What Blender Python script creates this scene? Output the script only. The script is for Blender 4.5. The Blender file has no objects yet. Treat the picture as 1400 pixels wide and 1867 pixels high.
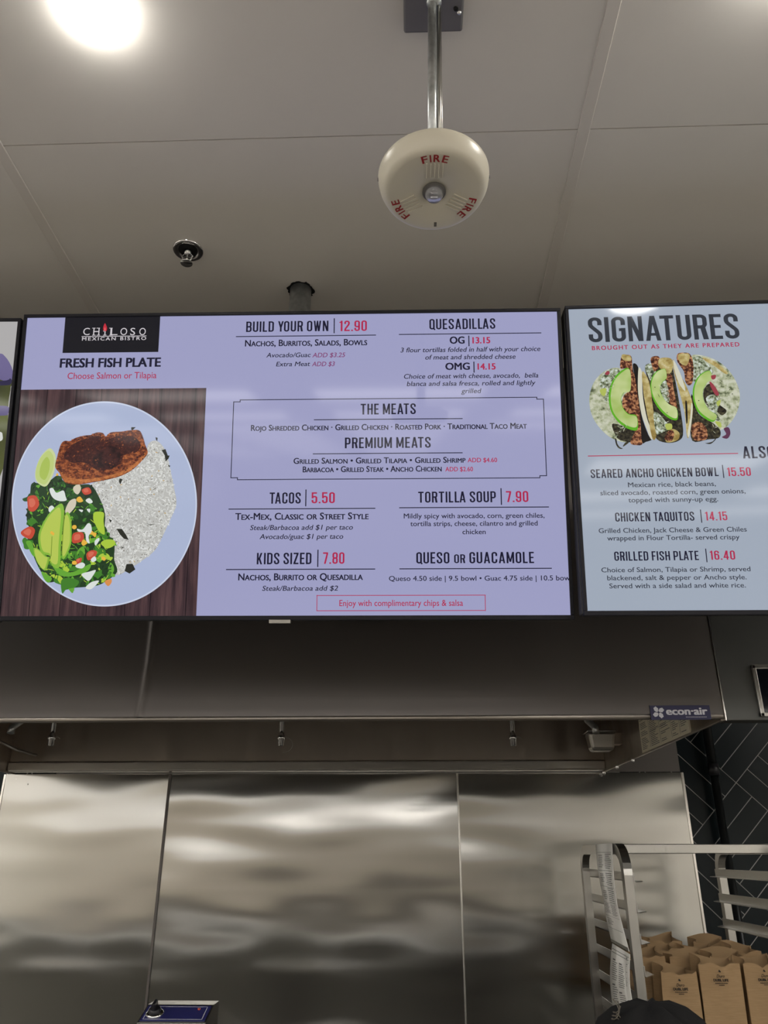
import bpy, bmesh, math, random
from mathutils import Vector, Matrix
from mathutils.geometry import tessellate_polygon

# ------------------------------------------------------------------ camera, world, exposure
scene = bpy.context.scene
COL = scene.collection
EYE = 1.72                                   # eye height of the photographer
F, PITCH, YAW, ROLL = 1421.2, math.radians(23.751), math.radians(1.942), math.radians(0.019)
cy_, sy_, cp_, sp_ = math.cos(YAW), math.sin(YAW), math.cos(PITCH), math.sin(PITCH)
FWD = Vector((-sy_ * cp_, cy_ * cp_, sp_))
RT0 = Vector((cy_, sy_, 0))
UP0 = RT0.cross(FWD)
RT = RT0 * math.cos(ROLL) + UP0 * math.sin(ROLL)
UP = UP0 * math.cos(ROLL) - RT0 * math.sin(ROLL)
cam = bpy.data.cameras.new('camera')
cam.sensor_fit = 'HORIZONTAL'
cam.sensor_width = 36.0
cam.lens = 36.0 * F / 1400.0
cam.clip_start = 0.01
camo = bpy.data.objects.new('camera', cam)
COL.objects.link(camo)
camo.matrix_world = Matrix(((RT.x, UP.x, -FWD.x, 0), (RT.y, UP.y, -FWD.y, 0), (RT.z, UP.z, -FWD.z, EYE), (0, 0, 0, 1)))
scene.camera = camo
scene.view_settings.view_transform = 'Standard'
scene.view_settings.look = 'None'
scene.view_settings.gamma = 1.0
scene.view_settings.use_curve_mapping = False
scene.view_settings.exposure = 0.0
world = bpy.data.worlds.new('world')
scene.world = world
world.use_nodes = True
world.node_tree.nodes['Background'].inputs[0].default_value = (1, 0.97, 0.93, 1)
world.node_tree.nodes['Background'].inputs[1].default_value = 0.02
LAMP_POWER = 52.0            # radiance of the ceiling lamps
FILL_PANEL_POWER = 10.5  # radiance of the added fill panels, all out of view

CEIL = EYE + 1.39
WALL_Y = 3.46
HOOD_Y = 2.06
HOOD_Z = EYE + 0.318


def ray(px, py):
    return (RT * ((px - 700) / F) - UP * ((py - 933.5) / F) + FWD)


def atY(px, py, Y):
    d = ray(px, py); p = d * (Y / d.y); p.z += EYE; return p


def atX(px, py, X):
    d = ray(px, py); p = d * (X / d.x); p.z += EYE; return p


def atZ(px, py, Z):
    d = ray(px, py); p = d * ((Z - EYE) / d.z); p.z += EYE; return p


# ------------------------------------------------------------------ materials
def lin(c):
    c = c / 255.0
    return c / 12.92 if c <= 0.04045 else ((c + 0.055) / 1.055) ** 2.4


def rgb(r, g, b):
    return (lin(r), lin(g), lin(b), 1.0)


MATS = {}


def mat(name, col=(0.5, 0.5, 0.5, 1), rough=0.5, metal=0.0, emit=None, strength=1.0, spec=0.5, trans=0.0, ior=1.45, coat=0.0, sss=0.0):
    if name in MATS:
        return MATS[name]
    m = bpy.data.materials.new(name)
    m.use_nodes = True
    b = m.node_tree.nodes['Principled BSDF']
    b.inputs['Base Color'].default_value = col
    b.inputs['Roughness'].default_value = rough
    b.inputs['Metallic'].default_value = metal
    b.inputs['Specular IOR Level'].default_value = spec
    b.inputs['Transmission Weight'].default_value = trans
    b.inputs['IOR'].default_value = ior
    b.inputs['Coat Weight'].default_value = coat
    if emit is not None:
        b.inputs['Emission Color'].default_value = emit
        b.inputs['Emission Strength'].default_value = strength
    MATS[name] = m
    return m


def nodes(m):
    return m.node_tree.nodes, m.node_tree.links, m.node_tree.nodes['Principled BSDF']


def noise_bump(m, scale=(1, 1, 1), nscale=5.0, dist=0.002, detail=2.0, strength=1.0):
    n, l, b = nodes(m)
    tc = n.new('ShaderNodeTexCoord'); mp = n.new('ShaderNodeMapping')
    mp.inputs['Scale'].default_value = scale
    nz = n.new('ShaderNodeTexNoise'); nz.inputs['Scale'].default_value = nscale; nz.inputs['Detail'].default_value = detail
    bp = n.new('ShaderNodeBump'); bp.inputs['Distance'].default_value = dist; bp.inputs['Strength'].default_value = strength
    l.new(tc.outputs['Object'], mp.inputs['Vector']); l.new(mp.outputs['Vector'], nz.inputs['Vector'])
    l.new(nz.outputs['Fac'], bp.inputs['Height'])
    prev = b.inputs['Normal'].links[0].from_socket if b.inputs['Normal'].links else None
    if prev:
        l.new(prev, bp.inputs['Normal'])
    l.new(bp.outputs['Normal'], b.inputs['Normal'])
    return nz


def noise_color(m, stops, scale=(1, 1, 1), nscale=5.0, detail=4.0, rough=0.6, target='Base Color', distortion=0.0):
    n, l, b = nodes(m)
    tc = n.new('ShaderNodeTexCoord'); mp = n.new('ShaderNodeMapping')
    mp.inputs['Scale'].default_value = scale
    nz = n.new('ShaderNodeTexNoise'); nz.inputs['Scale'].default_value = nscale
    nz.inputs['Detail'].default_value = detail; nz.inputs['Roughness'].default_value = rough
    nz.inputs['Distortion'].default_value = distortion
    cr = n.new('ShaderNodeValToRGB')
    e = cr.color_ramp.elements
    while len(e) > 1:
        e.remove(e[-1])
    e[0].position, e[0].color = stops[0]
    for p, c in stops[1:]:
        x = e.new(p); x.color = c
    l.new(tc.outputs['Object'], mp.inputs['Vector']); l.new(mp.outputs['Vector'], nz.inputs['Vector'])
    l.new(nz.outputs['Fac'], cr.inputs['Fac'])
    l.new(cr.outputs['Color'], b.inputs[target])
    return m


def glow(name, r, g, b, k=1.0):
    """what the lit pixels of a display show, behind glossy glass"""
    return mat('display ' + name, (0.004, 0.004, 0.005, 1), 0.07, 0.0, rgb(r, g, b), k, spec=0.25)


def glow_noise(name, stops, **kw):
    m = glow(name, 128, 128, 128)
    return noise_color(m, stops, target='Emission Color', **kw)


def steel(name, col, rough, waves, brushed=True, metal=1.0):
    m = mat(name, col, rough, metal)
    for sc, ns, ds in waves:
        noise_bump(m, sc, ns, ds, 1.0)
    return m


M_CEIL = mat('painted ceiling board', (0.66, 0.63, 0.585, 1), 0.75)
noise_bump(M_CEIL, (1, 1, 1), 6.0, 0.0006, 2.0)
M_STRIP = mat('ceiling strip', (0.62, 0.585, 0.54, 1), 0.6)
M_SEAM = mat('ceiling joint', (0.20, 0.185, 0.17, 1), 0.9)
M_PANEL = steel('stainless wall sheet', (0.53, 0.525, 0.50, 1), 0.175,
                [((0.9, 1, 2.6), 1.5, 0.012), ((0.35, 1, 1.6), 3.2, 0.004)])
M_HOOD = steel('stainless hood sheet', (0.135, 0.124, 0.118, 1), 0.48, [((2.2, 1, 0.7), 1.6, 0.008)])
M_HOODIN = steel('stainless hood inside', (0.42, 0.375, 0.325, 1), 0.36, [((6, 6, 0.5), 1.6, 0.016)])
def brushed(m, amount):
    n, l, b = nodes(m)
    cv = n.new('ShaderNodeCombineXYZ'); cv.inputs[0].default_value = 1.0; cv.inputs[2].default_value = 0.0
    b.inputs['Anisotropic'].default_value = amount
    l.new(cv.outputs[0], b.inputs['Tangent'])


brushed(M_PANEL, 0.9)
M_EDGE = mat('polished steel edge', (0.75, 0.73, 0.69, 1), 0.25, 1.0)
M_ALU = mat('brushed aluminium', (0.44, 0.43, 0.40, 1), 0.30, 1.0)
noise_bump(M_ALU, (40, 4, 4), 8.0, 0.0002, 2.0)
M_GALV = mat('galvanised steel', (0.52, 0.54, 0.54, 1), 0.35, 0.9)
noise_color(M_GALV, [(0.3, (0.40, 0.42, 0.42, 1)), (0.7, (0.62, 0.64, 0.64, 1))], nscale=60)
M_CHROME = mat('chrome', (0.72, 0.72, 0.72, 1), 0.12, 1.0)
M_PLATE_BOX = mat('grey steel box', (0.19, 0.18, 0.175, 1), 0.45, 0.5)
M_BLACK = mat('black plastic', (0.012, 0.012, 0.016, 1), 0.35)
M_BEZEL = mat('black screen frame', (0.014, 0.014, 0.019, 1), 0.45, spec=0.2)
M_TVBACK = mat('matt black screen back', (0.02, 0.02, 0.022, 1), 0.6)
M_HOLE_SHADE = mat('hole shade', (0.004, 0.004, 0.004, 1), 0.9)  # near-black colour standing for the shade inside holes
M_ALARM = mat('cream alarm plastic', (0.60, 0.565, 0.465, 1), 0.33)
M_RED = mat('red print', (0.30, 0.02, 0.02, 1), 0.5)
M_LENS = mat('clear lens', (0.85, 0.86, 0.9, 1), 0.05, 0.0, trans=0.85, ior=1.49)
M_LAMP = mat('lit lamp glass', (0.9, 0.9, 0.9, 1), 0.4, 0.0, (1.0, 0.965, 0.90, 1), LAMP_POWER)
M_FILL = mat('unseen fill panel glow', (0.9, 0.9, 0.9, 1), 0.4, 0.0, (1.0, 0.968, 0.925, 1), FILL_PANEL_POWER)
M_TRIMW = mat('white lamp rim', (0.75, 0.74, 0.71, 1), 0.5)
M_GROUT = mat('light grout', (0.40, 0.40, 0.385, 1), 0.9)
M_TILE = mat('dark blue green tile', (0.009, 0.0145, 0.017, 1), 0.28, spec=0.18)
noise_bump(M_TILE, (1, 1, 1), 9.0, 0.0006, 1.0)
M_PIPE = mat('black iron pipe', (0.012, 0.014, 0.015, 1), 0.30, 0.3)
M_BAG = mat('brown kraft paper', (0.40, 0.26, 0.135, 1), 0.85)
noise_color(M_BAG, [(0.3, (0.36, 0.235, 0.12, 1)), (0.7, (0.43, 0.285, 0.15, 1))], (1, 1, 14), 30, 3)
noise_bump(M_BAG, (1, 1, 1), 22.0, 0.004, 2.0)
M_BAGIN = mat('inside of kraft paper', (0.40, 0.27, 0.145, 1), 0.9)
M_INK = mat('black ink', (0.02, 0.016, 0.012, 1), 0.7)
M_PAPER = mat('white laminated sheet', (0.88, 0.87, 0.82, 1), 0.35)
M_GREYINK = mat('grey ink', (0.16, 0.16, 0.15, 1), 0.6)
M_PLACARD = mat('yellowed placard', (0.90, 0.84, 0.67, 1), 0.5)
M_NAVY = mat('navy label', (0.022, 0.022, 0.075, 1), 0.4)
M_LABELTXT = mat('pale label print', (0.62, 0.62, 0.68, 1), 0.5)
M_BLUEPANEL = mat('blue control panel', (0.025, 0.027, 0.13, 1), 0.3)
M_REDLED = mat('red indicator', (0.45, 0.05, 0.03, 1), 0.3)
M_CAP = mat('black cap cloth', (0.010, 0.010, 0.010, 1), 0.9, spec=0.2)
noise_bump(M_CAP, (1, 1, 1), 35.0, 0.003, 2.0)
M_HAIR = mat('light brown hair', (0.16, 0.12, 0.085, 1), 0.5)
M_SKIN = mat('skin', (0.50, 0.32, 0.24, 1), 0.5)
M_SHIRT = mat('black shirt', (0.014, 0.014, 0.015, 1), 0.9)
M_FLOOR = mat('floor tile', (0.26, 0.24, 0.215, 1), 0.6)
M_WALLP = mat('room wall paint', (0.78, 0.755, 0.70, 1), 0.8)
M_TAN_BAND = mat('tan reflected band', (0.36, 0.325, 0.27, 1), 0.8)
M_DARK_BAND = mat('dark reflected band', (0.06, 0.055, 0.05, 1), 0.6)
M_WHITE_BAND = mat('white reflected band', (0.74, 0.74, 0.74, 1), 0.8)
M_DARKDISP = mat('dark control display', (0.006, 0.008, 0.012, 1), 0.15)

# ------------------------------------------------------------------ mesh helpers
BASE = {}


class MB:
    def __init__(self):
        self.bm = bmesh.new()

    def face(self, pts, mi=0, smooth=False):
        vs = [self.bm.verts.new(p) for p in pts]
        try:
            f = self.bm.faces.new(vs)
        except ValueError:
            return None
        f.material_index = mi; f.smooth = smooth
        return f

    def box(self, x0, y0, z0, x1, y1, z1, mi=0, bevel=0.0, M=None):
        r = bmesh.ops.create_cube(self.bm, size=1.0)
        vs = r['verts']
        for v in vs:
            v.co = Vector(((x0 + x1) / 2 + v.co.x * (x1 - x0), (y0 + y1) / 2 + v.co.y * (y1 - y0), (z0 + z1) / 2 + v.co.z * (z1 - z0)))
        fs = set(f for v in vs for f in v.link_faces)
        for f in fs:
            f.material_index = mi
        if bevel > 0:
            es = list(set(e for v in vs for e in v.link_edges))
            rb = bmesh.ops.bevel(self.bm, geom=es, offset=bevel, segments=2, affect='EDGES', profile=0.5)
            for f in rb['faces']:
                f.material_index = mi
            vs = list(set(v for f in rb['faces'] for v in f.verts) | set(v for v in vs if v.is_valid))
        if M is not None:
            for v in vs:
                if v.is_valid:
                    v.co = M @ v.co
        return self

    def tube(self, pts, r, seg=12, mi=0, cap=True, smooth=True):
        pts = [Vector(p) for p in pts]
        rs = r if isinstance(r, (list, tuple)) else [r] * len(pts)
        t0 = (pts[1] - pts[0]).normalized()
        n0 = t0.orthogonal().normalized()
        rings = []
        for i, p in enumerate(pts):
            a = pts[max(0, i - 1)]; b = pts[min(len(pts) - 1, i + 1)]
            t = (b - a).normalized()
            n0 = (n0 - t * n0.dot(t)).normalized()
            bn = t.cross(n0)
            rings.append([self.bm.verts.new(p + (n0 * math.cos(k * 2 * math.pi / seg) + bn * math.sin(k * 2 * math.pi / seg)) * rs[i]) for k in range(seg)])
        for a, b in zip(rings, rings[1:]):
            for k in range(seg):
                f = self.bm.faces.new((a[k], a[(k + 1) % seg], b[(k + 1) % seg], b[k])); f.smooth = smooth; f.material_index = mi
        if cap:
            for rg in (list(reversed(rings[0])), rings[-1]):
                f = self.bm.faces.new(rg); f.material_index = mi
        return self

    def lathe(self, prof, seg=40, M=None, mi=0, smooth=True):
        M = M or Matrix()
        rings = []
        for r, z in prof:
            if r < 1e-6:
                rings.append([self.bm.verts.new(M @ Vector((0, 0, z)))])
            else:
                rings.append([self.bm.verts.new(M @ Vector((r * math.cos(k * 2 * math.pi / seg), r * math.sin(k * 2 * math.pi / seg), z))) for k in range(seg)])
        for a, b in zip(rings, rings[1:]):
            for k in range(seg):
                k2 = (k + 1) % seg
                if len(a) == 1 and len(b) == 1:
                    continue
                if len(a) == 1:
                    vs = (a[0], b[k2], b[k])
                elif len(b) == 1:
                    vs = (a[k], a[k2], b[0])
                else:
                    vs = (a[k], a[k2], b[k2], b[k])
                f = self.bm.faces.new(vs); f.smooth = smooth; f.material_index = mi
        return self

    def sweep_rect(self, path, side, w, h, mi=0):
        """rectangular section along a planar path; side = the constant axis across the plane"""
        path = [Vector(p) for p in path]; side = Vector(side)
        rings = []
        for i, p in enumerate(path):
            a = path[max(0, i - 1)]; b = path[min(len(path) - 1, i + 1)]
            t = (b - a).normalized(); n = t.cross(side).normalized()
            rings.append([self.bm.verts.new(p + side * (sx * w / 2) + n * (sn * h / 2)) for sx, sn in ((-1, -1), (1, -1), (1, 1), (-1, 1))])
        for a, b in zip(rings, rings[1:]):
            for k in range(4):
                f = self.bm.faces.new((a[k], a[(k + 1) % 4], b[(k + 1) % 4], b[k])); f.material_index = mi
        for rg in (list(reversed(rings[0])), rings[-1]):
            self.bm.faces.new(rg).material_index = mi
        return self

    def poly(self, pts, mi=0):
        """flat outline of any shape"""
        vs = [self.bm.verts.new(p) for p in pts]
        for tri in tessellate_polygon([[Vector(p) for p in pts]]):
            try:
                f = self.bm.faces.new([vs[i] for i in tri]); f.material_index = mi
            except ValueError:
                pass
        return self

    def add_mesh(self, me, M, mi=0):
        n0 = len(self.bm.faces)
        nv = len(self.bm.verts)
        self.bm.from_mesh(me)
        self.bm.verts.ensure_lookup_table(); self.bm.faces.ensure_lookup_table()
        for v in self.bm.verts[nv:]:
            v.co = M @ v.co
        for f in self.bm.faces[n0:]:
            f.material_index = mi
        return self

    def build(self, name, mats, parent=None, local=False, normals=True):
        me = bpy.data.meshes.new(name)
        if normals:
            bmesh.ops.recalc_face_normals(self.bm, faces=self.bm.faces[:])
        self.bm.to_mesh(me); self.bm.free()
        for m in (mats if isinstance(mats, (list, tuple)) else [mats]):
            me.materials.append(m)
        o = bpy.data.objects.new(name, me)
        COL.objects.link(o)
        if parent is not None:
            o.parent = parent
            B = BASE.get(parent.name, Matrix())
            if not local:
                me.transform(B.inverted())
            BASE[o.name] = B
        return o


def thing(name, label, cat, loc=(0, 0, 0), M=None, group=None):
    o = bpy.data.objects.new(name, None)
    o.empty_display_size = 0.05
    COL.objects.link(o)
    m = M if M is not None else Matrix.Translation(loc)
    o.matrix_world = m
    BASE[o.name] = m.copy()
    o['label'] = label; o['category'] = cat
    if group:
        o['group'] = group
    return o


def tag(o, label, cat, group=None, kind=None):
    o['label'] = label; o['category'] = cat
    if group:
        o['group'] = group
    if kind:
        o['kind'] = kind
    return o


def struct(o, label=None):
    o['kind'] = 'structure'
    if label:
        o['label'] = label
    return o


# ------------------------------------------------------------------ lettering
def arc(cx, cy, r, a0, a1, n=7, ry=None):
    ry = r if ry is None else ry
    return [(cx + r * math.cos(math.radians(a0 + (a1 - a0) * i / n)), cy + ry * math.sin(math.radians(a0 + (a1 - a0) * i / n))) for i in range(n + 1)]


def ribbon(path, t, closed=False):
    n = len(path); L = []; Rr = []
    for i in range(n):
        if closed:
            a, b = path[i - 1], path[(i + 1) % n]
        else:
            a, b = path[max(0, i - 1)], path[min(n - 1, i + 1)]
        dx, dy = b[0] - a[0], b[1] - a[1]; d = math.hypot(dx, dy) or 1
        nx, ny = -dy / d * t / 2, dx / d * t / 2
        L.append((path[i][0] + nx, path[i][1] + ny)); Rr.append((path[i][0] - nx, path[i][1] - ny))
    out = []
    for i in range(n if closed else n - 1):
        j = (i + 1) % n
        out.append([L[i], L[j], Rr[j], Rr[i]])
    return out


ST = 0.128


def rect(x0, y0, x1, y1):
    return [(x0, y0), (x1, y0), (x1, y1), (x0, y1)]


def slant(x0, y0, x1, y1, w):
    """stroke with level ends from (x0..x0+w, y0) to (x1..x1+w, y1)"""
    return [(x0, y0), (x0 + w, y0), (x1 + w, y1), (x1, y1)]


def cond_glyph(ch):
    t = ST; h = t / 2; w = 0.40; r = 0.13
    x0, x1, y0, y1 = h, w - h, h, 1 - h
    V = lambda x: rect(x, 0, x + t, 1)
    if ch in 'O0Q':
        p = arc(x1 - r, y1 - r, r, 0, 90) + arc(x0 + r, y1 - r, r, 90, 180) + arc(x0 + r, y0 + r, r, 180, 270) + arc(x1 - r, y0 + r, r, 270, 360)
        out = ribbon(p, t, True)
        if ch == 'Q':
            out.append([(0.24, 0.12), (0.34, 0.2), (0.46, -0.03), (0.36, -0.08)])
        return out, w
    if ch == 'I': return [V(0)], t
    if ch == 'L': return [V(0), rect(0, 0, 0.33, t)], 0.33
    if ch == 'E': return [V(0), rect(0, 0, 0.34, t), rect(0, 1 - t, 0.34, 1), rect(0, .44, 0.31, .44 + t * .93)], 0.34
    if ch == 'F': return [V(0), rect(0, 1 - t, 0.34, 1), rect(0, .43, 0.31, .43 + t * .93)], 0.33
    if ch == 'H': return [V(0), V(w - t), rect(0, .44, w, .44 + t * .93)], w
    if ch == 'T': return [rect(w / 2 - h, 0, w / 2 + h, 1), rect(0, 1 - t, w, 1)], w
    if ch == 'D':
        p = [(0, y1)] + arc(x1 - r, y1 - r, r, 90, 0) + arc(x1 - r, y0 + r, r, 0, -90) + [(0, y0)]
        return [V(0)] + ribbon(p, t), w
    if ch in 'PRB':
        yb = .50 if ch != 'P' else .42
        q = .12
        p = [(0, y1)] + arc(x1 - q, y1 - q, q, 90, 0) + arc(x1 - q, yb + q, q, 0, -90) + [(0, yb)]
        out = [V(0)] + ribbon(p, t)
        if ch == 'R':
            out.append([(.20, .46), (.32, .54), (.36, .42), (.415, 0), (.26, 0), (.25, .3)])
            out[-1:] = [slant(.26, 0, .19, .50, .15)]
        if ch == 'B':
            p = [(0, yb)] + arc(x1 - q + .01, yb - q, q, 90, 0) + arc(x1 - q + .01, y0 + q, q, 0, -90) + [(0, y0)]
            out += ribbon(p, t)
        return out, w
    if ch == 'C':
        p = [(x1, .64)] + arc(x1 - r, y1 - r, r, 0, 90) + arc(x0 + r, y1 - r, r, 90, 180) + arc(x0 + r, y0 + r, r, 180, 270) + arc(x1 - r, y0 + r, r, 270, 360) + [(x1, .36)]
        return ribbon(p, t), w
    if ch == 'G':
        p = [(x1, .66)] + arc(x1 - r, y1 - r, r, 0, 90) + arc(x0 + r, y1 - r, r, 90, 180) + arc(x0 + r, y0 + r, r, 180, 270) + arc(x1 - r, y0 + r, r, 270, 360) + [(x1, .54)]
        return ribbon(p, t) + [rect(.21, .42, w, .42 + t * .9)], w
    if ch == 'S':
        q = r
        p = [(x1, .68)] + arc(x1 - q, y1 - q, q, 0, 90) + arc(x0 + q, y1 - q, q, 90, 180) + [(x0, .72), (x0 + .015, .655), (x0 + .06, .59), (w / 2, .50), (x1 - .06, .41), (x1 - .015, .345), (x1, .28)] + arc(x1 - q, y0 + q, q, 0, -90) + arc(x0 + q, y0 + q, q, 270, 180) + [(x0, .32)]
        return ribbon(p, t), w
    if ch == 'U':
        p = [(x0, 1)] + arc(x0 + r, y0 + r, r, 180, 270) + arc(x1 - r, y0 + r, r, 270, 360) + [(x1, 1)]
        return ribbon(p, t), w
    if ch == 'A': return [slant(0, 0, .15, 1, t * .95), slant(.44 - t * .95, 0, .29 - t * .95 + .0, 1, t * .95), rect(.08, .2, .36, .2 + t * .85)], .44
    if ch == 'V': return [slant(.15, 0, 0, 1, t), slant(.29 - t, 0, .44 - t, 1, t)], .44
    if ch == 'W': return [slant(.10, 0, 0, 1, t * .92), slant(.12, 0, .23, 1, t * .85), slant(.31, 0, .22, 1, t * .85), slant(.33, 0, .43, 1, t * .92)], .57
    if ch == 'M': return [V(0), V(.53 - t), slant(.20, 0.12, .02, 1, t * .85), slant(.20, .12, .53 - t, 1, t * .85)], .53
    if ch == 'N': return [rect(0, 0, t * .95, 1), rect(.42 - t * .95, 0, .42, 1), slant(.42 - t * 1.1, 0, 0, 1, t * 1.1)], .42
    if ch == 'K': return [V(0), slant(.27, 0, .10, .58, t), slant(.08, .36, .27, 1, t)], .42
    if ch == 'Y': return [rect(.21 - h, 0, .21 + h, .45), slant(.21 - h, .38, 0, 1, t), slant(.21 - h, .38, .42 - t, 1, t)], .42
    if ch == 'X': return [slant(0, 0, .27, 1, t), slant(.27, 0, 0, 1, t)], .42
    if ch == 'Z': return [rect(0, 0, .37, t), rect(0, 1 - t, .37, 1), slant(0.0, t * .8, .37 - t * 1.05, 1 - t * .8, t * 1.05)], .37
    if ch == '1': return [rect(.10, 0, .10 + t, 1), [(.0, .80), (.11, .80), (.11, .92), (.0, .88)]], .25
    if ch == '2':
        p = [(x0, .68)] + arc(x0 + r, y1 - r, r, 180, 90) + arc(x1 - r, y1 - r, r, 90, 0) + [(x1, .70), (x1 - .03, .60), (x0 + .02, .22), (x0, .1)]
        return ribbon(p, t) + [rect(0, 0, w, t)], w
    if ch == '3':
        q = .12
        p = [(x0, .7)] + arc(x0 + q, y1 - q, q, 180, 90) + arc(x1 - q, y1 - q, q, 90, 0) + arc(x1 - q, .5 + q, q, 0, -90) + [(.12, .5)]
        p2 = [(.12, .5)] + arc(x1 - q, .5 - q, q, 90, 0) + arc(x1 - q, y0 + q, q, 0, -90) + arc(x0 + q, y0 + q, q, 270, 180) + [(x0, .3)]
        return ribbon(p, t) + ribbon(p2, t), w
    if ch == '4': return [rect(.24, 0, .24 + t, 1), rect(0, .2, .44, .2 + t * .9), slant(.0, .2, .22, 1, t * .95)], .44
    if ch == '5':
        q = .12
        p = [(x0, .46)] + arc(x0 + q, .61 - q, q, 160, 90) + arc(x1 - q, .61 - q, q, 90, 0) + arc(x1 - q, y0 + q, q, 0, -90) + arc(x0 + q, y0 + q, q, 270, 180) + [(x0, .3)]
        return ribbon(p, t) + [rect(0, .45, t * .9, 1), rect(0, 1 - t, .37, 1)], w
    if ch in '69':
        q = .12
        p = [(x1, .70)] + arc(x1 - q, y1 - q, q, 0, 90) + arc(x0 + q, y1 - q, q, 90, 180) + arc(x0 + q, y0 + q, q, 180, 270) + arc(x1 - q, y0 + q, q, 270, 360) + arc(x1 - q, .58 - q, q, 0, 90) + [(x0, .58)]
        out = ribbon(p, t)
        if ch == '9':
            out = [[(w - a, 1 - b) for a, b in f] for f in out]
        return out, w
    if ch == '8':
        q = .12
        p = arc(x1 - q, y1 - q, q, 0, 90) + arc(x0 + q, y1 - q, q, 90, 180) + arc(x0 + q, .5 + q, q, 180, 270) + arc(x1 - q, .5 + q, q, 270, 360)
        p2 = arc(x1 - q, .5 - q, q, 0, 90) + arc(x0 + q, .5 - q, q, 90, 180) + arc(x0 + q, y0 + q, q, 180, 270) + arc(x1 - q, y0 + q, q, 270, 360)
        return ribbon(p, t, True) + ribbon(p2, t, True), w
    if ch == '7': return [rect(0, 1 - t, .38, 1), slant(.08, 0, .38 - t * .95, 1 - t * .9, t)], .38
    if ch == '.': return [rect(0, 0, t, t)], t
    return [], 0.10


def cond_text(s, gap=0.115):
    polys = []; x = 0; K = 1.13
    for i, ch in enumerate(s):
        g, w = cond_glyph(ch)
        nxt = s[i + 1:i + 2]
        polys += [[(a * K + x, b) for a, b in f] for f in g]
        k = gap
        if ch + nxt in ('AT', 'TA', 'LA', 'YO', 'LT'):
            k -= 0.09
        x += w * K + (k if nxt else 0)
    return polys, x


def type_mesh(s, bold=0.0, small_caps=False, spacing=1.0):
    """flat mesh of the text in the built-in typeface, size 1; returns mesh, xmin, xmax, cap height"""
    c = bpy.data.curves.new('type', 'FONT')
    c.body = s; c.size = 1.0; c.offset = bold; c.space_character = spacing; c.resolution_u = 3
    if small_caps:
        c.small_caps_scale = 0.77
        for f in c.body_format:
            f.use_small_caps = True
    o = bpy.data.objects.new('type', c)
    COL.objects.link(o)
    dg = bpy.context.evaluated_depsgraph_get()
    me = bpy.data.meshes.new_from_object(o.evaluated_get(dg))
    bpy.data.objects.remove(o); bpy.data.curves.remove(c)
    xs = [v.co.x for v in me.vertices]
    return me, min(xs), max(xs)


CAP = 0.70     # cap height of the built-in typeface at size 1 (set below)
_me, _a, _b = type_mesh('H')
CAP = max(v.co.y for v in _me.vertices)
bpy.data.meshes.remove(_me)


def put_type(mb, s, u0, u1, v, cap, z, mi, bold=0.0, italic=0.0, small_caps=False, spacing=1.0, M=None):
    me, a, b = type_mesh(s, 0.0, small_caps, spacing)
    k = bold * cap / CAP
    sx = (u1 - u0 - 2 * k) / (b - a); sy = (cap - k * 0.8) / CAP
    shifts = [(0, 0)] if bold <= 0 else [(-k, -k * 0.4), (k, k * 0.4), (-k, k * 0.4), (k, -k * 0.4), (0, 0)]
    for n, (dx, dy) in enumerate(shifts):
        T = Matrix(((sx, sy * italic, 0, u0 + k - a * sx + dx), (0, sy, 0, v + k * 0.4 + dy), (0, 0, 1, z + n * 2e-5), (0, 0, 0, 1)))
        mb.add_mesh(me, (M @ T) if M is not None else T, mi)
    bpy.data.meshes.remove(me)


def put_cond(mb, s, u0, u1, v, cap, z, mi, M=None, gap=0.115):
    polys, w = cond_text(s, gap)
    sx = (u1 - u0) / w
    for f in polys:
        pts = [Vector((u0 + a * sx, v + b * cap, z)) for a, b in f]
        if M is not None:
            pts = [M @ p for p in pts]
        mb.face(pts, mi)


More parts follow.
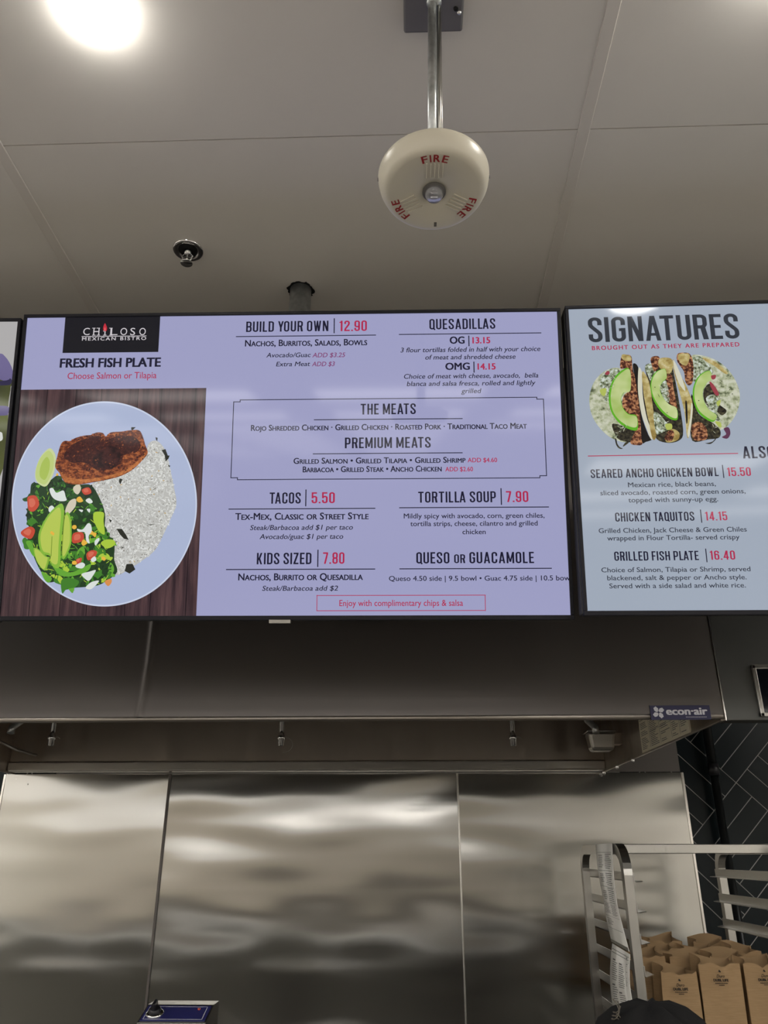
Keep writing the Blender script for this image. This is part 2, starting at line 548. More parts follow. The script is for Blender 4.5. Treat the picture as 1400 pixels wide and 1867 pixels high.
# ------------------------------------------------------------------ the room
def build_room():
    X0, X1, Y0, Y1 = -4.2, 4.2, -16.0, WALL_Y  # unseen rear of the room, lengthened for the reflections in the steel
    mb = MB(); mb.box(X0, Y0, -0.1, X1, Y1 + 0.1, 0.0)
    struct(mb.build('floor', M_FLOOR), 'dark floor')
    # ceiling boards with hairline joints, joint cover strips running towards the hood
    mb = MB()
    mb.box(X0, Y0, CEIL + 0.006, X1, Y1 + 0.1, CEIL + 0.1, 1)
    xs = [-4.2, -3.34, -2.10, -0.868, 0.378, 1.62, 2.86, 4.2]
    ys = [-16.0, -13.46, -11.02, -8.58, -6.15, -3.7, -1.26, 1.184, 3.56]
    for a, b in zip(xs, xs[1:]):
        for i, (c, d) in enumerate(zip(ys, ys[1:])):
            mb.box(a + 0.001, c + 0.0012, CEIL, b - 0.001, d - 0.0012, CEIL + 0.02, 0)
    o = struct(mb.build('ceiling', [M_CEIL, M_SEAM]), 'grey painted board ceiling with hairline joints')
    for i, x in enumerate(xs[1:-1]):
        w = 0.0125
        mb = MB(); mb.box(x - w, Y0, CEIL - 0.0035, x + w, Y1, CEIL + 0.001, 0, 0.0012)
        struct(mb.build('trim_%d' % (i + 1), M_STRIP), 'flat joint strip along the ceiling boards')
    # back wall: dark tile in blocks of four set diagonally
    W = 0.0767; S = 4 * W; g = 0.0017
    O = Vector((1.345, 0, EYE + 0.275)); e1 = Vector((1, 0, -1)) / math.sqrt(2); e2 = Vector((1, 0, 1)) / math.sqrt(2)
    mb = MB(); 
    for i in range(-14, 15):
        for j in range(-14, 15):
            for k in range(4):
                if (i + j) % 2 == 0:
                    a0, a1, b0, b1 = i * S, i * S + S, j * S + k * W, j * S + k * W + W
                else:
                    a0, a1, b0, b1 = i * S + k * W, i * S + k * W + W, j * S, j * S + S
                c = O + e1 * (a0 + a1) / 2 + e2 * (b0 + b1) / 2
                if not (-2.9 < c.x < 2.9 and -0.1 < c.z < CEIL + 0.1) or (-1.45 < c.x < 0.85):
                    continue
                q = [O + e1 * (a0 + g) + e2 * (b0 + g), O + e1 * (a1 - g) + e2 * (b0 + g), O + e1 * (a1 - g) + e2 * (b1 - g), O + e1 * (a0 + g) + e2 * (b1 - g)]
                f = mb.face([Vector((p.x, WALL_Y, p.z)) for p in q], 0)
                bk = [mb.bm.verts.new((p.x, WALL_Y + 0.004, p.z)) for p in q]
                fv = list(f.verts)
                for m in range(4):
                    mb.bm.faces.new((fv[m], bk[m], bk[(m + 1) % 4], fv[(m + 1) % 4]))
    for z, nrm in ((0.0, (0, 0, -1)), (CEIL, (0, 0, 1))):
        bmesh.ops.bisect_plane(mb.bm, geom=mb.bm.verts[:] + mb.bm.edges[:] + mb.bm.faces[:], plane_co=(0, 0, z), plane_no=nrm, clear_outer=True)
    mb.box(X0, WALL_Y + 0.0012, 0, X1, WALL_Y + 0.1, CEIL + 0.1, 1)
    struct(mb.build('wall_back', [M_TILE, M_GROUT]), 'dark tiled wall with light grout behind the hood')
    mb = MB()  # out-of-view part banded in tones for what the left sheet reflects
    mb.box(X0 - 0.1, -2.0, 0, X0, Y1 + 0.1, CEIL + 0.1, 0)
    mb.box(X0 - 0.1, Y0 - 0.1, 2.12, X0, -2.0, CEIL + 0.1, 1)
    mb.box(X0 - 0.1, Y0 - 0.1, 1.0, X0, -2.0, 2.12, 2)
    mb.box(X0 - 0.1, Y0 - 0.1, 0, X0, -2.0, 1.0, 3)
    struct(mb.build('wall_left', [M_WALLP, M_WHITE_BAND, M_TAN_BAND, M_DARK_BAND]), 'left wall of the room, tan with a dark lower part')
    mb = MB(); mb.box(X1, Y0 - 0.1, 0, X1 + 0.1, Y1 + 0.1, CEIL + 0.1); struct(mb.build('wall_right', M_WALLP), 'right wall of the room')
    mb = MB()  # unseen wall, its tone bands invented for the reflections in the steel
    mb.box(X0, Y0 - 0.1, 0, X1, Y0, 1.00, 2)
    mb.box(X0, Y0 - 0.1, 1.00, X1, Y0, 2.40, 0)
    mb.box(X0, Y0 - 0.1, 2.40, X1, Y0, CEIL + 0.1, 1)
    struct(mb.build('wall_front', [M_TAN_BAND, M_WHITE_BAND, M_DARK_BAND]), 'wall behind the viewer with dark lower half')


build_room()


# ------------------------------------------------------------------ stainless wall sheets
def wall_sheet(x0, x1, z0, z1, label, strips, screws=(), curl=(0, 0)):
    t = thing('stainless_wall_panel', label, 'wall panel', ((x0 + x1) / 2, WALL_Y - 0.004, z0), group='stainless sheets under the hood')
    mb = MB()
    mb.box(x0, WALL_Y - 0.0045, z0, x1, WALL_Y - 0.0005, z1)
    zs = [z0 + (z1 - 0.4 - z0) * k / 6 for k in range(6)] + [z1 - 0.4 + 0.4 * k / 24 for k in range(25)]
    grid = []
    for z in zs:
        row = []
        for i in range(25):
            a = curl[0] + (curl[1] - curl[0]) * i / 24
            e = max(0.0, (z - (z1 - 0.3)) / 0.3)
            row.append(mb.bm.verts.new((x0 + (x1 - x0) * i / 24, WALL_Y - 0.006 - a * e * e, z)))
        grid.append(row)
    for a, b in zip(grid, grid[1:]):
        for i in range(24):
            f = mb.bm.faces.new((a[i], a[i + 1], b[i + 1], b[i])); f.smooth = True
    mb.build('sheet', M_PANEL, t, normals=False)
    for x, w, d, mt, nm in strips:
        mb = MB(); mb.box(x - w / 2, WALL_Y - 0.006 - d, z0, x + w / 2, WALL_Y - 0.0055, z1, 0, min(w, d) * 0.3)
        mb.build(nm, mt, t)
    for px, py in screws:
        p = atY(px, py, WALL_Y - 0.006)
        mb = MB(); mb.lathe([(0, -0.003), (0.004, -0.002), (0.005, 0)], 12, Matrix.Translation(p) @ Matrix.Rotation(-math.pi / 2, 4, 'X'))
        mb.build('screw', M_CHROME, t)
    return t


XS1, XS2, XL, XR = -1.026, 0.191, -1.735, 1.122
wall_sheet(XL, XS1 - 0.006, 0.05, EYE + 0.316, 'left stainless wall sheet with a wavy bright reflection and two screws', [(XL - 0.004, 0.010, 0.004, M_EDGE, 'edge_trim')], [(30, 1421), (51, 1430)], (0.0032, 0.0016))
wall_sheet(XS1 + 0.006, XS2 - 0.004, 0.05, EYE + 0.316, 'wide middle stainless wall sheet between the two vertical seams', [(XS1, 0.011, 0.005, M_HOOD, 'seam_strip')], (), (0.0014, 0.0003))
wall_sheet(XS2 + 0.004, XR, 0.05, EYE + 0.316, 'right stainless wall sheet behind the tray rack', [(XS2, 0.007, 0.004, M_EDGE, 'seam_strip'), (XR + 0.004, 0.010, 0.005, M_EDGE, 'edge_trim')], (), (0.0002, -0.001))
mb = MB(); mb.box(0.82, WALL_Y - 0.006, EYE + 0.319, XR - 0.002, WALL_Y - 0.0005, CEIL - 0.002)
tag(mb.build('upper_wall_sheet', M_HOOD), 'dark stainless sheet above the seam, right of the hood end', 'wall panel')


# ------------------------------------------------------------------ exhaust hood
def build_hood():
    HL, HR = -1.70, 0.798
    t = thing('exhaust_hood', 'long dark stainless exhaust hood below the menu screens', 'exhaust hood', ((HL + HR) / 2, HOOD_Y, HOOD_Z))
    # front sheet, with a long dent running down it
    mb = MB()
    nx, nz = 500, 34
    dent = [atY(281, 1132, HOOD_Y), atY(273, 1200, HOOD_Y), atY(264, 1262, HOOD_Y), atY(254, 1306, HOOD_Y)]

    def dent_x(z):
        for a, b in zip(dent, dent[1:]):
            if a.z >= z >= b.z:
                k = (a.z - z) / (a.z - b.z); return a.x + (b.x - a.x) * k
        return dent[0].x if z > dent[0].z else dent[-1].x
    grid = []
    ztop = EYE + 0.75
    for j in range(nz + 1):
        z = HOOD_Z + 0.012 + (ztop - HOOD_Z - 0.012) * j / nz
        row = []
        for i in range(nx + 1):
            x = HL + (HR - HL) * i / nx
            d = (x - dent_x(z)) / 0.008
            y = HOOD_Y - 0.0055 * math.exp(-d * d)
            row.append(mb.bm.verts.new((x, y, z)))
        grid.append(row)
    for j in range(nz):
        for i in range(nx):
            f = mb.bm.faces.new((grid[j][i], grid[j][i + 1], grid[j + 1][i + 1], grid[j + 1][i])); f.smooth = True
    mb.box(HL, HOOD_Y + 0.001, HOOD_Z + 0.002, HR, HOOD_Y + 0.004, CEIL - 0.001)
    mb.box(HL, HOOD_Y, ztop, HR, HOOD_Y + 0.002, CEIL - 0.001)
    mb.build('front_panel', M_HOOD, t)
    mb = MB()
    mb.tube([(HL, HOOD_Y + 0.005, HOOD_Z + 0.007), (HR, HOOD_Y + 0.005, HOOD_Z + 0.007)], 0.0075, 12)
    mb.build('front_lip', mat('dull steel lip', (0.30, 0.27, 0.24, 1), 0.4, 1.0), t)
    for x in (HL, HR):
        mb = MB(); mb.box(x - 0.002, HOOD_Y + 0.004, HOOD_Z, x + 0.002, WALL_Y - 0.008, CEIL - 0.001)
        s = -1 if x > 0 else 1
        mb.box(x - 0.004, HOOD_Y + 0.012, HOOD_Z - 0.003, x + 0.004, WALL_Y - 0.008, HOOD_Z + 0.006, 0, 0.001)
        e = mb.build('end_panel', M_HOODIN, t)
    mb = MB(); mb.box(HL + 0.002, WALL_Y - 0.07, HOOD_Z + 0.04, HR - 0.002, WALL_Y - 0.064, CEIL - 0.001)
    mb.build('plenum_panel', M_HOODIN, t)
    mb = MB()
    mb.box(HL + 0.002, WALL_Y - 0.085, HOOD_Z + 0.002, HR - 0.002, WALL_Y - 0.008, HOOD_Z + 0.042, 0, 0.006)
    mb.build('grease_trough', M_EDGE, t)
    # acorn nuts under the right end
    for px, py in ((1154, 1386), (1125, 1399), (1101, 1409)):
        p = atX(px, py, HR)
        mb = MB(); mb.lathe([(0, -0.014), (0.004, -0.012), (0.0065, -0.006), (0.007, 0)], 12, Matrix.Translation((HR, p.y, HOOD_Z - 0.002)))
        mb.build('acorn_nut', M_CHROME, t)
    # maker's plate on the front
    a, b, c, d = [atY(px, py, HOOD_Y) for px, py in ((1184, 1286), (1293, 1287), (1296, 1313), (1186, 1312))]
    x0, x1, z0, z1 = (a.x + d.x) / 2, (b.x + c.x) / 2, (c.z + d.z) / 2, (a.z + b.z) / 2
    mb = MB(); mb.box(x0, HOOD_Y - 0.003, z0, x1, HOOD_Y + 0.001, z1)
    pl = mb.build('maker_plate', M_NAVY, t)
    FR = Matrix(((1, 0, 0, x0), (0, 0, -1, HOOD_Y - 0.0031), (0, 1, 0, z0), (0, 0, 0, 1)))
    w, h = x1 - x0, z1 - z0
    mb = MB()
    put_type(mb, 'econ·air', w * 0.26, w * 0.95, h * 0.34, h * 0.52, 0.0004, 0, bold=0.045, M=FR)
    cx, cyy, R = w * 0.135, h * 0.52, h * 0.36
    for k in range(4):
        an = k * 90 + 45
        pts = [(0.18, an - 20), (0.75, an - 46), (1.25, an - 24), (1.22, an + 2), (0.85, an + 22), (0.35, an + 40)]
        mb.poly([FR @ Vector((cx + R * r_ * math.cos(math.radians(q)), cyy + R * r_ * math.sin(math.radians(q)), 0.0004)) for r_, q in pts])
    for k in range(13):
        mb.face([FR @ Vector(p) for p in ((w * (.58 + k * .027), h * .16, .0004), (w * (.598 + k * .027), h * .16, .0004), (w * (.598 + k * .027), h * .2, .0004), (w * (.58 + k * .027), h * .2, .0004))])
    mb.build('plate_lettering', M_LABELTXT, pl)
    return t


build_hood()

# instruction placard on the inside of the right hood end
pa, pb, pc, pd = [atX(px, py, 0.7955) for px, py in ((1167, 1326), (1174, 1371), (1261, 1337), (1258, 1316))]
t = thing('instruction_placard', 'cream printed placard inside the right end of the hood', 'placard', pb)
mb = MB()
y0, y1, z0, z1 = (pc.y + pd.y) / 2, (pa.y + pb.y) / 2, (pb.z + pc.z) / 2, EYE + 0.43
mb.box(0.7905, y0, z0, 0.7955, y1, z1)
mb.build('sheet', M_PLACARD, t)
mb = MB(); random.seed(4)
hh, ww = z1 - z0, y1 - y0
def plq(f0, g0, f1, g1):
    mb.face([(0.7902, y1 - ww * f, z0 + hh * g) for f, g in ((f0, g0), (f1, g0), (f1, g1), (f0, g1))])
for f in (0.22, 0.45, 0.68, 0.84):
    plq(f, 0.06, f + 0.004, 0.97)
for c0, c1 in ((0.03, 0.2), (0.24, 0.43), (0.47, 0.66), (0.70, 0.82), (0.86, 0.98)):
    g = 0.08
    while g < 0.95:
        L = random.uniform(0.5, 1.0)
        if random.random() < 0.85:
            plq(c0, g, c0 + (c1 - c0) * L, g + 0.018)
        g += 0.05
plq(0.22, 0.50, 0.99, 0.508)
mb.build('print', M_GREYINK, t)

# fire suppression nozzles hanging inside the hood
for i, (px, py, lab) in enumerate(((92, 1360, 'left hood nozzle, small chrome pipe end near the left hood corner'),
                                   (512, 1360, 'middle hood nozzle with a thin wire loop'),
                                   (936, 1360, 'right hood nozzle, left of the steel grease cup'))):
    p = atY(px, py, 2.9)
    t = thing('suppression_nozzle', lab, 'nozzle', (p.x, p.y, p.z), group='nozzles inside the hood')
    mb = MB()
    mb.tube([(p.x, p.y, p.z + 0.04), (p.x, p.y, p.z + 0.60)], 0.0075, 12)
    mb.build('drop_pipe', M_CHROME, t)
    mb = MB()
    mb.lathe([(0.004, 0), (0.0095, 0.001), (0.010, 0.022), (0.013, 0.024), (0.013, 0.036), (0.0095, 0.038), (0.0095, 0.046), (0, 0.046)], 16, Matrix.Translation(p))
    mb.build('nozzle_head', M_CHROME, t)
    mb = MB()
    if i == 1:
        mb.tube([p + Vector((0.008 + 0.034 * math.sin(a), 0, 0.032 - 0.028 + 0.028 * math.cos(a))) for a in [k * math.pi / 12 for k in range(13)]], 0.0012, 6)
    else:
        mb.tube([p + Vector((0.008, 0, 0.03)), p + Vector((0.02, 0.0, 0.032)), p + Vector((0.03, 0, 0.026))], 0.0012, 6)
    mb.build('cap_wire', M_ALU, t)

# grease cup with its conduit elbow at the right end
p = atY(1095, 1353, 3.10)
t = thing('grease_cup', 'rounded steel cup fixed inside the right end of the hood', 'cup', (p.x, p.y, p.z))
mb = MB()
mb.box(-0.052, -0.04, -0.034, 0.052, 0.04, 0.036, 0, 0.012)
for v in mb.bm.verts:
    k = 0.80 + 0.20 * (v.co.z + 0.034) / 0.07
    v.co.x *= k; v.co.y *= k
bmesh.ops.translate(mb.bm, verts=mb.bm.verts[:], vec=p)
mb.build('cup', M_ALU, t)
mb = MB(); mb.box(p.x - 0.056, p.y - 0.044, p.z + 0.034, p.x + 0.056, p.y + 0.044, p.z + 0.040, 0, 0.002)
mb.build('rim', M_CHROME, t)
mb = MB(); mb.box(p.x + 0.03, p.y - 0.03, p.z - 0.01, 0.797, p.y + 0.03, p.z + 0.03)
mb.build('bracket', M_HOODIN, t)
for sx, lab in ((1, 'bent conduit pipe end above the steel grease cup'), (-1, 'bent conduit pipe end in the left hood corner')):
    q = atY(1086, 1331, 3.0) if sx > 0 else atY(20, 1331, 3.0)
    mb = MB()
    mb.tube([q + Vector((0, 0, -0.012)), q + Vector((0, 0.004, 0.01)), q + Vector((-0.02 * sx, 0.03, 0.04)), q + Vector((-0.03 * sx, 0.05, 0.09)), q + Vector((-0.03 * sx, 0.05, 0.5))], 0.013, 14)
    tag(mb.build('conduit_elbow', M_GALV), lab, 'pipe', 'conduit elbows inside the hood')
mb = MB()
a = atY(0, 1352, 3.2); b = atY(30, 1367, 3.2)
mb.tube([(-1.697, a.y, a.z + 0.02), a, b, b + Vector((0.0, 0.18, 0.0))], 0.006, 8)
tag(mb.build('conduit_rod', M_ALU), 'thin steel rod low in the left hood corner', 'rod')


# ------------------------------------------------------------------ controls cabinet right of the hood
def build_cabinet():
    x0, x1 = 0.8045, 1.95
    t = thing('hood_control_cabinet', 'dark steel cabinet right of the hood with a framed display', 'cabinet', ((x0 + x1) / 2, HOOD_Y, HOOD_Z - 0.004))
    mb = MB(); mb.box(x0, HOOD_Y + 0.001, HOOD_Z - 0.004, x1, HOOD_Y + 0.05, CEIL - 0.001, 0, 0.002)
    mb.build('body', mat('dark cabinet steel', (0.12, 0.122, 0.118, 1), 0.45, 1.0), t)
    mb = MB(); mb.box(x0 - 0.0035, HOOD_Y - 0.002, HOOD_Z - 0.004, x0 - 0.0005, HOOD_Y + 0.01, CEIL - 0.001)
    mb.build('edge_strip', M_EDGE, t)
    ax, az0, az1 = 0.889, EYE + 0.322, EYE + 0.455
    bx = ax + 0.24
    mb = MB(); w = 0.011
    for q in ((ax, az0, bx, az0 + w), (ax, az1 - w, bx, az1), (ax, az0, ax + w, az1), (bx - w, az0, bx, az1)):
        mb.box(q[0], HOOD_Y - 0.008, q[1], q[2], HOOD_Y + 0.002, q[3], 0, 0.002)
    fr = mb.build('display_frame', M_ALU, t)
    mb = MB(); mb.box(ax + w, HOOD_Y - 0.003, az0 + w, bx - w, HOOD_Y + 0.001, az1 - w)
    mb.build('display', M_DARKDISP, t)


build_cabinet()

# black pipe in front of the tile
mb = MB()
pts = [(1.244, 3.415, z) for z in (0.0, EYE + 0.32, )]
mb.tube([(1.244, 3.415, 0.0), (1.244, 3.415, EYE + 0.33)], 0.0165, 16)
t = thing('iron_pipe', 'upright black pipe in front of the dark tile wall', 'pipe', (1.244, 3.415, 0))
mb.build('lower_tube', M_PIPE, t)
mb = MB(); mb.tube([(1.244, 3.415, EYE + 0.325), (1.244, 3.415, CEIL - 0.001)], 0.019, 16); mb.build('upper_tube', M_PIPE, t)
mb = MB(); mb.tube([(1.244, 3.415, EYE + 0.30), (1.244, 3.415, EYE + 0.345)], 0.022, 16); mb.build('coupling', M_BLACK, t)
mb = MB(); mb.box(1.23, 3.42, 1.2, 1.258, WALL_Y, 1.24); mb.build('wall_clamp', M_BLACK, t)


# ------------------------------------------------------------------ menu screens
SW, SH = 1.2096, 0.6804


class Screen:
    def __init__(self, c, tilt, yaw, roll, label):
        c = Vector(c); c.z += EYE
        u = Vector((math.cos(yaw), math.sin(yaw), 0)); n = Vector((-math.sin(yaw), math.cos(yaw), 0))
        v = Vector((0, 0, 1)) * math.cos(tilt) - n * math.sin(tilt)
        u2 = u * math.cos(roll) + v * math.sin(roll); v2 = v * math.cos(roll) - u * math.sin(roll)
        w = u2.cross(v2)
        self.M = Matrix(((u2.x, v2.x, w.x, c.x), (u2.y, v2.y, w.y, c.y), (u2.z, v2.z, w.z, c.z), (0, 0, 0, 1)))
        self.Mi = self.M.inverted()
        self.root = thing('menu_screen', label, 'screen', M=self.M, group='menu screens above the hood')
        b = 0.0075; hw, hh = SW / 2, SH / 2; D = 0.042
        mb = MB()
        for q in ((-hw - b, hh, hw + b, hh + b), (-hw - b, -hh - b * 1.3, hw + b, -hh), (-hw - b, -hh, -hw, hh), (hw, -hh, hw + b, hh)):
            mb.box(q[0], q[1], -D * 0.4, q[2], q[3], 0.004, 0, 0.0012)
        mb.build('bezel', M_BEZEL, self.root, True)
        mb = MB(); mb.box(-hw - 0.0100, -hh - 0.006, -D, hw + 0.0100, hh + 0.004, -0.006, 0, 0.003)
        mb.box(-0.3, -0.2, -D - 0.012, 0.3, 0.2, -D + 0.004, 0, 0.003)
        mb.build('back_housing', M_TVBACK, self.root, True)

    def loc(self, px, py):
        d = self.Mi.to_3x3() @ ray(px, py); o = self.Mi @ Vector((0, 0, EYE))
        k = -o.z / d.z
        return Vector((o.x + d.x * k, o.y + d.y * k, 0))

    def clampx(self, p):
        p.x = max(-SW / 2, min(SW / 2, p.x)); p.y = max(-SH / 2, min(SH / 2, p.y)); return p

    def panel(self, m):
        mb = MB(); mb.box(-SW / 2, -SH / 2, -0.003, SW / 2, SH / 2, 0.0)
        self.display = mb.build('display', m, self.root, True)

    def line(self, mb, x0, y0, x1, y1, t, mi, z=0.0006):
        a, b = self.loc(x0, y0), self.loc(x1, y1)
        if abs(x1 - x0) > abs(y1 - y0):
            v = (a.y + b.y) / 2; a.y = b.y = v
        else:
            v = (a.x + b.x) / 2; a.x = b.x = v
        k = t * 0.00118
        d = (b - a).normalized(); n = Vector((-d.y, d.x, 0)) * k / 2; e = d * k / 2
        mb.face([a - e - n + Vector((0, 0, z)), b + e - n + Vector((0, 0, z)), b + e + n + Vector((0, 0, z)), a - e + n + Vector((0, 0, z))], mi)

    def span(self, x0, x1, yb, cap):
        a, b = self.loc(x0, yb), self.loc(x1, yb)
        c, d = self.loc((x0 + x1) / 2, yb), self.loc((x0 + x1) / 2, yb - cap)
        return a.x, b.x, c.y, d.y - c.y

    def cond(self, mb, s, x0, x1, yb, cap, mi, gap=0.115):
        u0, u1, v, c = self.span(x0, x1, yb, cap)
        put_cond(mb, s, u0, u1, v, c, 0.0006, mi, gap=gap)

    def type(self, mb, s, x0, x1, yb, cap, mi, **kw):
        kw.setdefault('bold', 0.010)
        u0, u1, v, c = self.span(x0, x1, yb, cap)
        put_type(mb, s, u0, u1, v, c, 0.0006, mi, **kw)

    def shape(self, mb, pts, mi, z, smooth=True, f=None):
        pts = [f(*p) if f else p for p in pts]
        pts = [self.clampx(self.loc(*p)) for p in pts]
        if smooth:
            out = []
            n = len(pts)
            for i in range(n):
                p0, p1, p2, p3 = pts[i - 1], pts[i], pts[(i + 1) % n], pts[(i + 2) % n]
                for k in range(4):
                    s = k / 4
                    out.append(0.5 * (2 * p1 + (p2 - p0) * s + (2 * p0 - 5 * p1 + 4 * p2 - p3) * s * s + (3 * p1 - p0 - 3 * p2 + p3) * s ** 3))
            pts = out
        mb.poly([Vector((p.x, p.y, z)) for p in pts], mi)


INK = glow('ink', 27, 27, 48)
REDT = glow('red text', 172, 38, 76)
PLUM = glow('plum text', 128, 62, 110)
main = Screen((-0.26567543, 1.51285222, 0.79473929), math.radians(12.957), math.radians(0.396), math.radians(-0.2956), 'large central menu screen with a fish plate picture and prices')
main.panel(glow('lavender', 156, 157, 194))
right = Screen((0.96793966, 1.4712098, 0.78120249), math.radians(8.736), math.radians(-1.8135), math.radians(-0.775), 'right menu screen showing signature dishes and three tacos')
right.panel(glow('cool white', 158, 168, 183))
lc = main.M @ Vector((-SW - 0.0255, -0.0035, 0.0)); 
left = Screen((lc.x, lc.y, lc.z - EYE), math.radians(12.6), math.radians(0.9), math.radians(-0.35), 'left menu screen, mostly cut off, with a purple blurred picture')
left.panel(glow('warm grey', 172, 170, 170))


def main_text():
    s = main; mb = MB()
    s.cond(mb, 'BUILD YOUR OWN', 448.6, 598.6, 604.7, 19, 0); s.line(mb, 609.3, 581.4, 609.3, 606.9, 2, 0); s.cond(mb, '12.90', 618.6, 668.8, 603.7, 19, 1)
    s.line(mb, 431, 613.9, 684.6, 611.2, 1.7, 0)
    s.type(mb, 'Nachos, Burritos, Salads, Bowls', 446.6, 669.5, 630.7, 11.7, 0, bold=0.020, small_caps=True)
    s.type(mb, 'Avocado/Guac', 485.5, 565.6, 651.5, 8.2, 0, italic=0.2); s.type(mb, 'ADD $3.25', 569.3, 628.3, 651.5, 8.2, 2, italic=0.2)
    s.type(mb, 'Extra Meat', 503.2, 564.6, 667.8, 8.2, 0, italic=0.2); s.type(mb, 'ADD $3', 568.5, 609.3, 667.8, 8.2, 2, italic=0.2)
    s.cond(mb, 'QUESADILLAS', 782.8, 903, 600.2, 19, 0); s.line(mb, 728, 610.8, 985.8, 606.4, 1.7, 0)
    s.type(mb, 'OG', 819.7, 847.1, 626.8, 13, 0, bold=0.03); s.line(mb, 854.7, 613, 854.7, 630.6, 2, 0); s.type(mb, '13.15', 861.2, 893.8, 626.2, 11.4, 1, bold=0.03)
    s.type(mb, '3 flour tortillas folded in half with your choice', 729.9, 984.5, 641.4, 8.5, 0, italic=0.2)
    s.type(mb, 'of meat and shredded cheese', 774.6, 939.4, 655, 8.5, 0, italic=0.2)
    s.type(mb, 'OMG', 811.8, 856.6, 674.5, 13, 0, bold=0.03); s.line(mb, 864, 660.4, 864, 678.6, 2, 0); s.type(mb, '14.15', 870.5, 903.6, 674, 11.4, 1, bold=0.03)
    s.type(mb, 'Choice of meat with cheese, avocado,  bella', 735.6, 981.2, 689.5, 8.5, 0, italic=0.2)
    s.type(mb, 'blanca and salsa fresca, rolled and lightly', 741.5, 975.2, 703, 8.5, 0, italic=0.2)
    s.type(mb, 'grilled', 840.9, 875.9, 716.9, 8.5, 0, italic=0.2)
    box = [(438.4, 729.7), (978.5, 724), (978.5, 727.5), (990.4, 727.5), (996.4, 867), (984.5, 867.5), (984.5, 870.8), (432.8, 875.2), (432.3, 871.5), (420.6, 871), (426.5, 733.6), (438, 733.2)]
    P = [s.loc(*p) for p in box]
    u0, u1 = (P[10].x + P[9].x) / 2, (P[3].x + P[4].x) / 2
    ua, ub = u0 + 0.0145, u1 - 0.0145
    v0, v1 = (P[6].y + P[7].y) / 2, (P[0].y + P[1].y) / 2
    va, vb = v0 + 0.0045, v1 - 0.0045
    C = [(ua, v1), (ub, v1), (ub, vb), (u1, vb), (u1, va), (ub, va), (ub, v0), (ua, v0), (ua, va), (u0, va), (u0, vb), (ua, vb)]
    k = 0.0009
    for i in range(12):
        a, b = Vector((*C[i], 0)), Vector((*C[(i + 1) % 12], 0)); d = (b - a).normalized() * k; n = Vector((-d.y, d.x, 0)); z = Vector((0, 0, 0.0006))
        mb.face([a - d - n + z, b + d - n + z, b + d + n + z, a - d + n + z], 0)
    s.cond(mb, 'THE MEATS', 657.4, 758, 755.5, 19.5, 0); s.line(mb, 573, 766, 842.5, 762.8, 1.6, 0)
    s.type(mb, 'Rojo Shredded Chicken · Grilled Chicken · Roasted Pork · Traditional Taco Meat', 457.5, 960.6, 783.7, 10.7, 0, bold=0.020, small_caps=True)
    s.cond(mb, 'PREMIUM MEATS', 628.7, 785.2, 816.9, 19.5, 0); s.line(mb, 571, 827.8, 842.5, 825.5, 1.6, 0)
    s.type(mb, 'Grilled Salmon • Grilled Tilapia • Grilled Shrimp', 535, 848.8, 844.8, 10.7, 0, bold=0.020, small_caps=True)
    s.type(mb, 'ADD $4.60', 852.5, 906.3, 842.8, 8, 1, bold=0.012)
    s.type(mb, 'Barbacoa • Grilled Steak • Ancho Chicken', 551.8, 805.3, 860.5, 10.7, 0, bold=0.020, small_caps=True)
    s.type(mb, 'ADD $2.60', 811.8, 862.3, 859.4, 8, 1, bold=0.012)
    s.cond(mb, 'TACOS', 491.3, 548.1, 918.3, 20.4, 0); s.line(mb, 557.6, 893.5, 557.6, 922.2, 2, 0); s.cond(mb, '5.50', 568, 610.3, 917.6, 20, 1)
    s.line(mb, 417.5, 928.7, 683.4, 926.5, 1.7, 0)
    s.type(mb, 'Tex-Mex, Classic or Street Style', 428.7, 672, 947.4, 12.4, 0, bold=0.022, small_caps=True)
    s.type(mb, 'Steak/Barbacoa add $1 per taco', 455.6, 642.8, 966.1, 9, 0, italic=0.2)
    s.type(mb, 'Avocado/guac $1 per taco', 473.1, 625.1, 982.6, 9, 0, italic=0.2)
    s.cond(mb, 'KIDS SIZED', 468, 567.6, 1028.8, 20.9, 0); s.line(mb, 579.5, 1003.3, 579.5, 1032.9, 2, 0); s.cond(mb, '7.80', 588.7, 627.8, 1028, 20.9, 1)
    s.line(mb, 412.9, 1038.7, 683.1, 1037.3, 1.7, 0)
    s.type(mb, 'Nachos, Burrito or Quesadilla', 434.2, 661.5, 1057.9, 12.6, 0, bold=0.022, small_caps=True)
    s.type(mb, 'Steak/Barbacoa add $2', 477.7, 615.6, 1077, 9, 0, italic=0.2)
    for a in ((577.8, 1085.6, 884.6, 1085.3), (577.8, 1113.3, 884.6, 1113.3), (577.8, 1085.6, 577.8, 1113.3), (884.6, 1085.3, 884.6, 1113.3)):
        s.line(mb, *a, 1.2, 1)
    s.type(mb, 'Enjoy with complimentary chips & salsa', 618.6, 844.1, 1104.9, 11.2, 1, bold=0.006)
    s.cond(mb, 'TORTILLA SOUP', 762.4, 904.1, 916.2, 20, 0); s.line(mb, 913.6, 891.2, 913.6, 919.7, 2, 0); s.cond(mb, '7.90', 922.6, 963.3, 915.4, 20, 1)
    s.line(mb, 728.5, 926, 999.7, 924.3, 1.7, 0)
    s.type(mb, 'Mildly spicy with avocado, corn, green chiles,', 736.1, 992.6, 944.7, 9, 0)
    s.type(mb, 'tortilla strips, cheese, cilantro and grilled', 748, 980.1, 958.8, 9, 0)
    s.type(mb, 'chicken', 843, 885.4, 974, 9, 0)
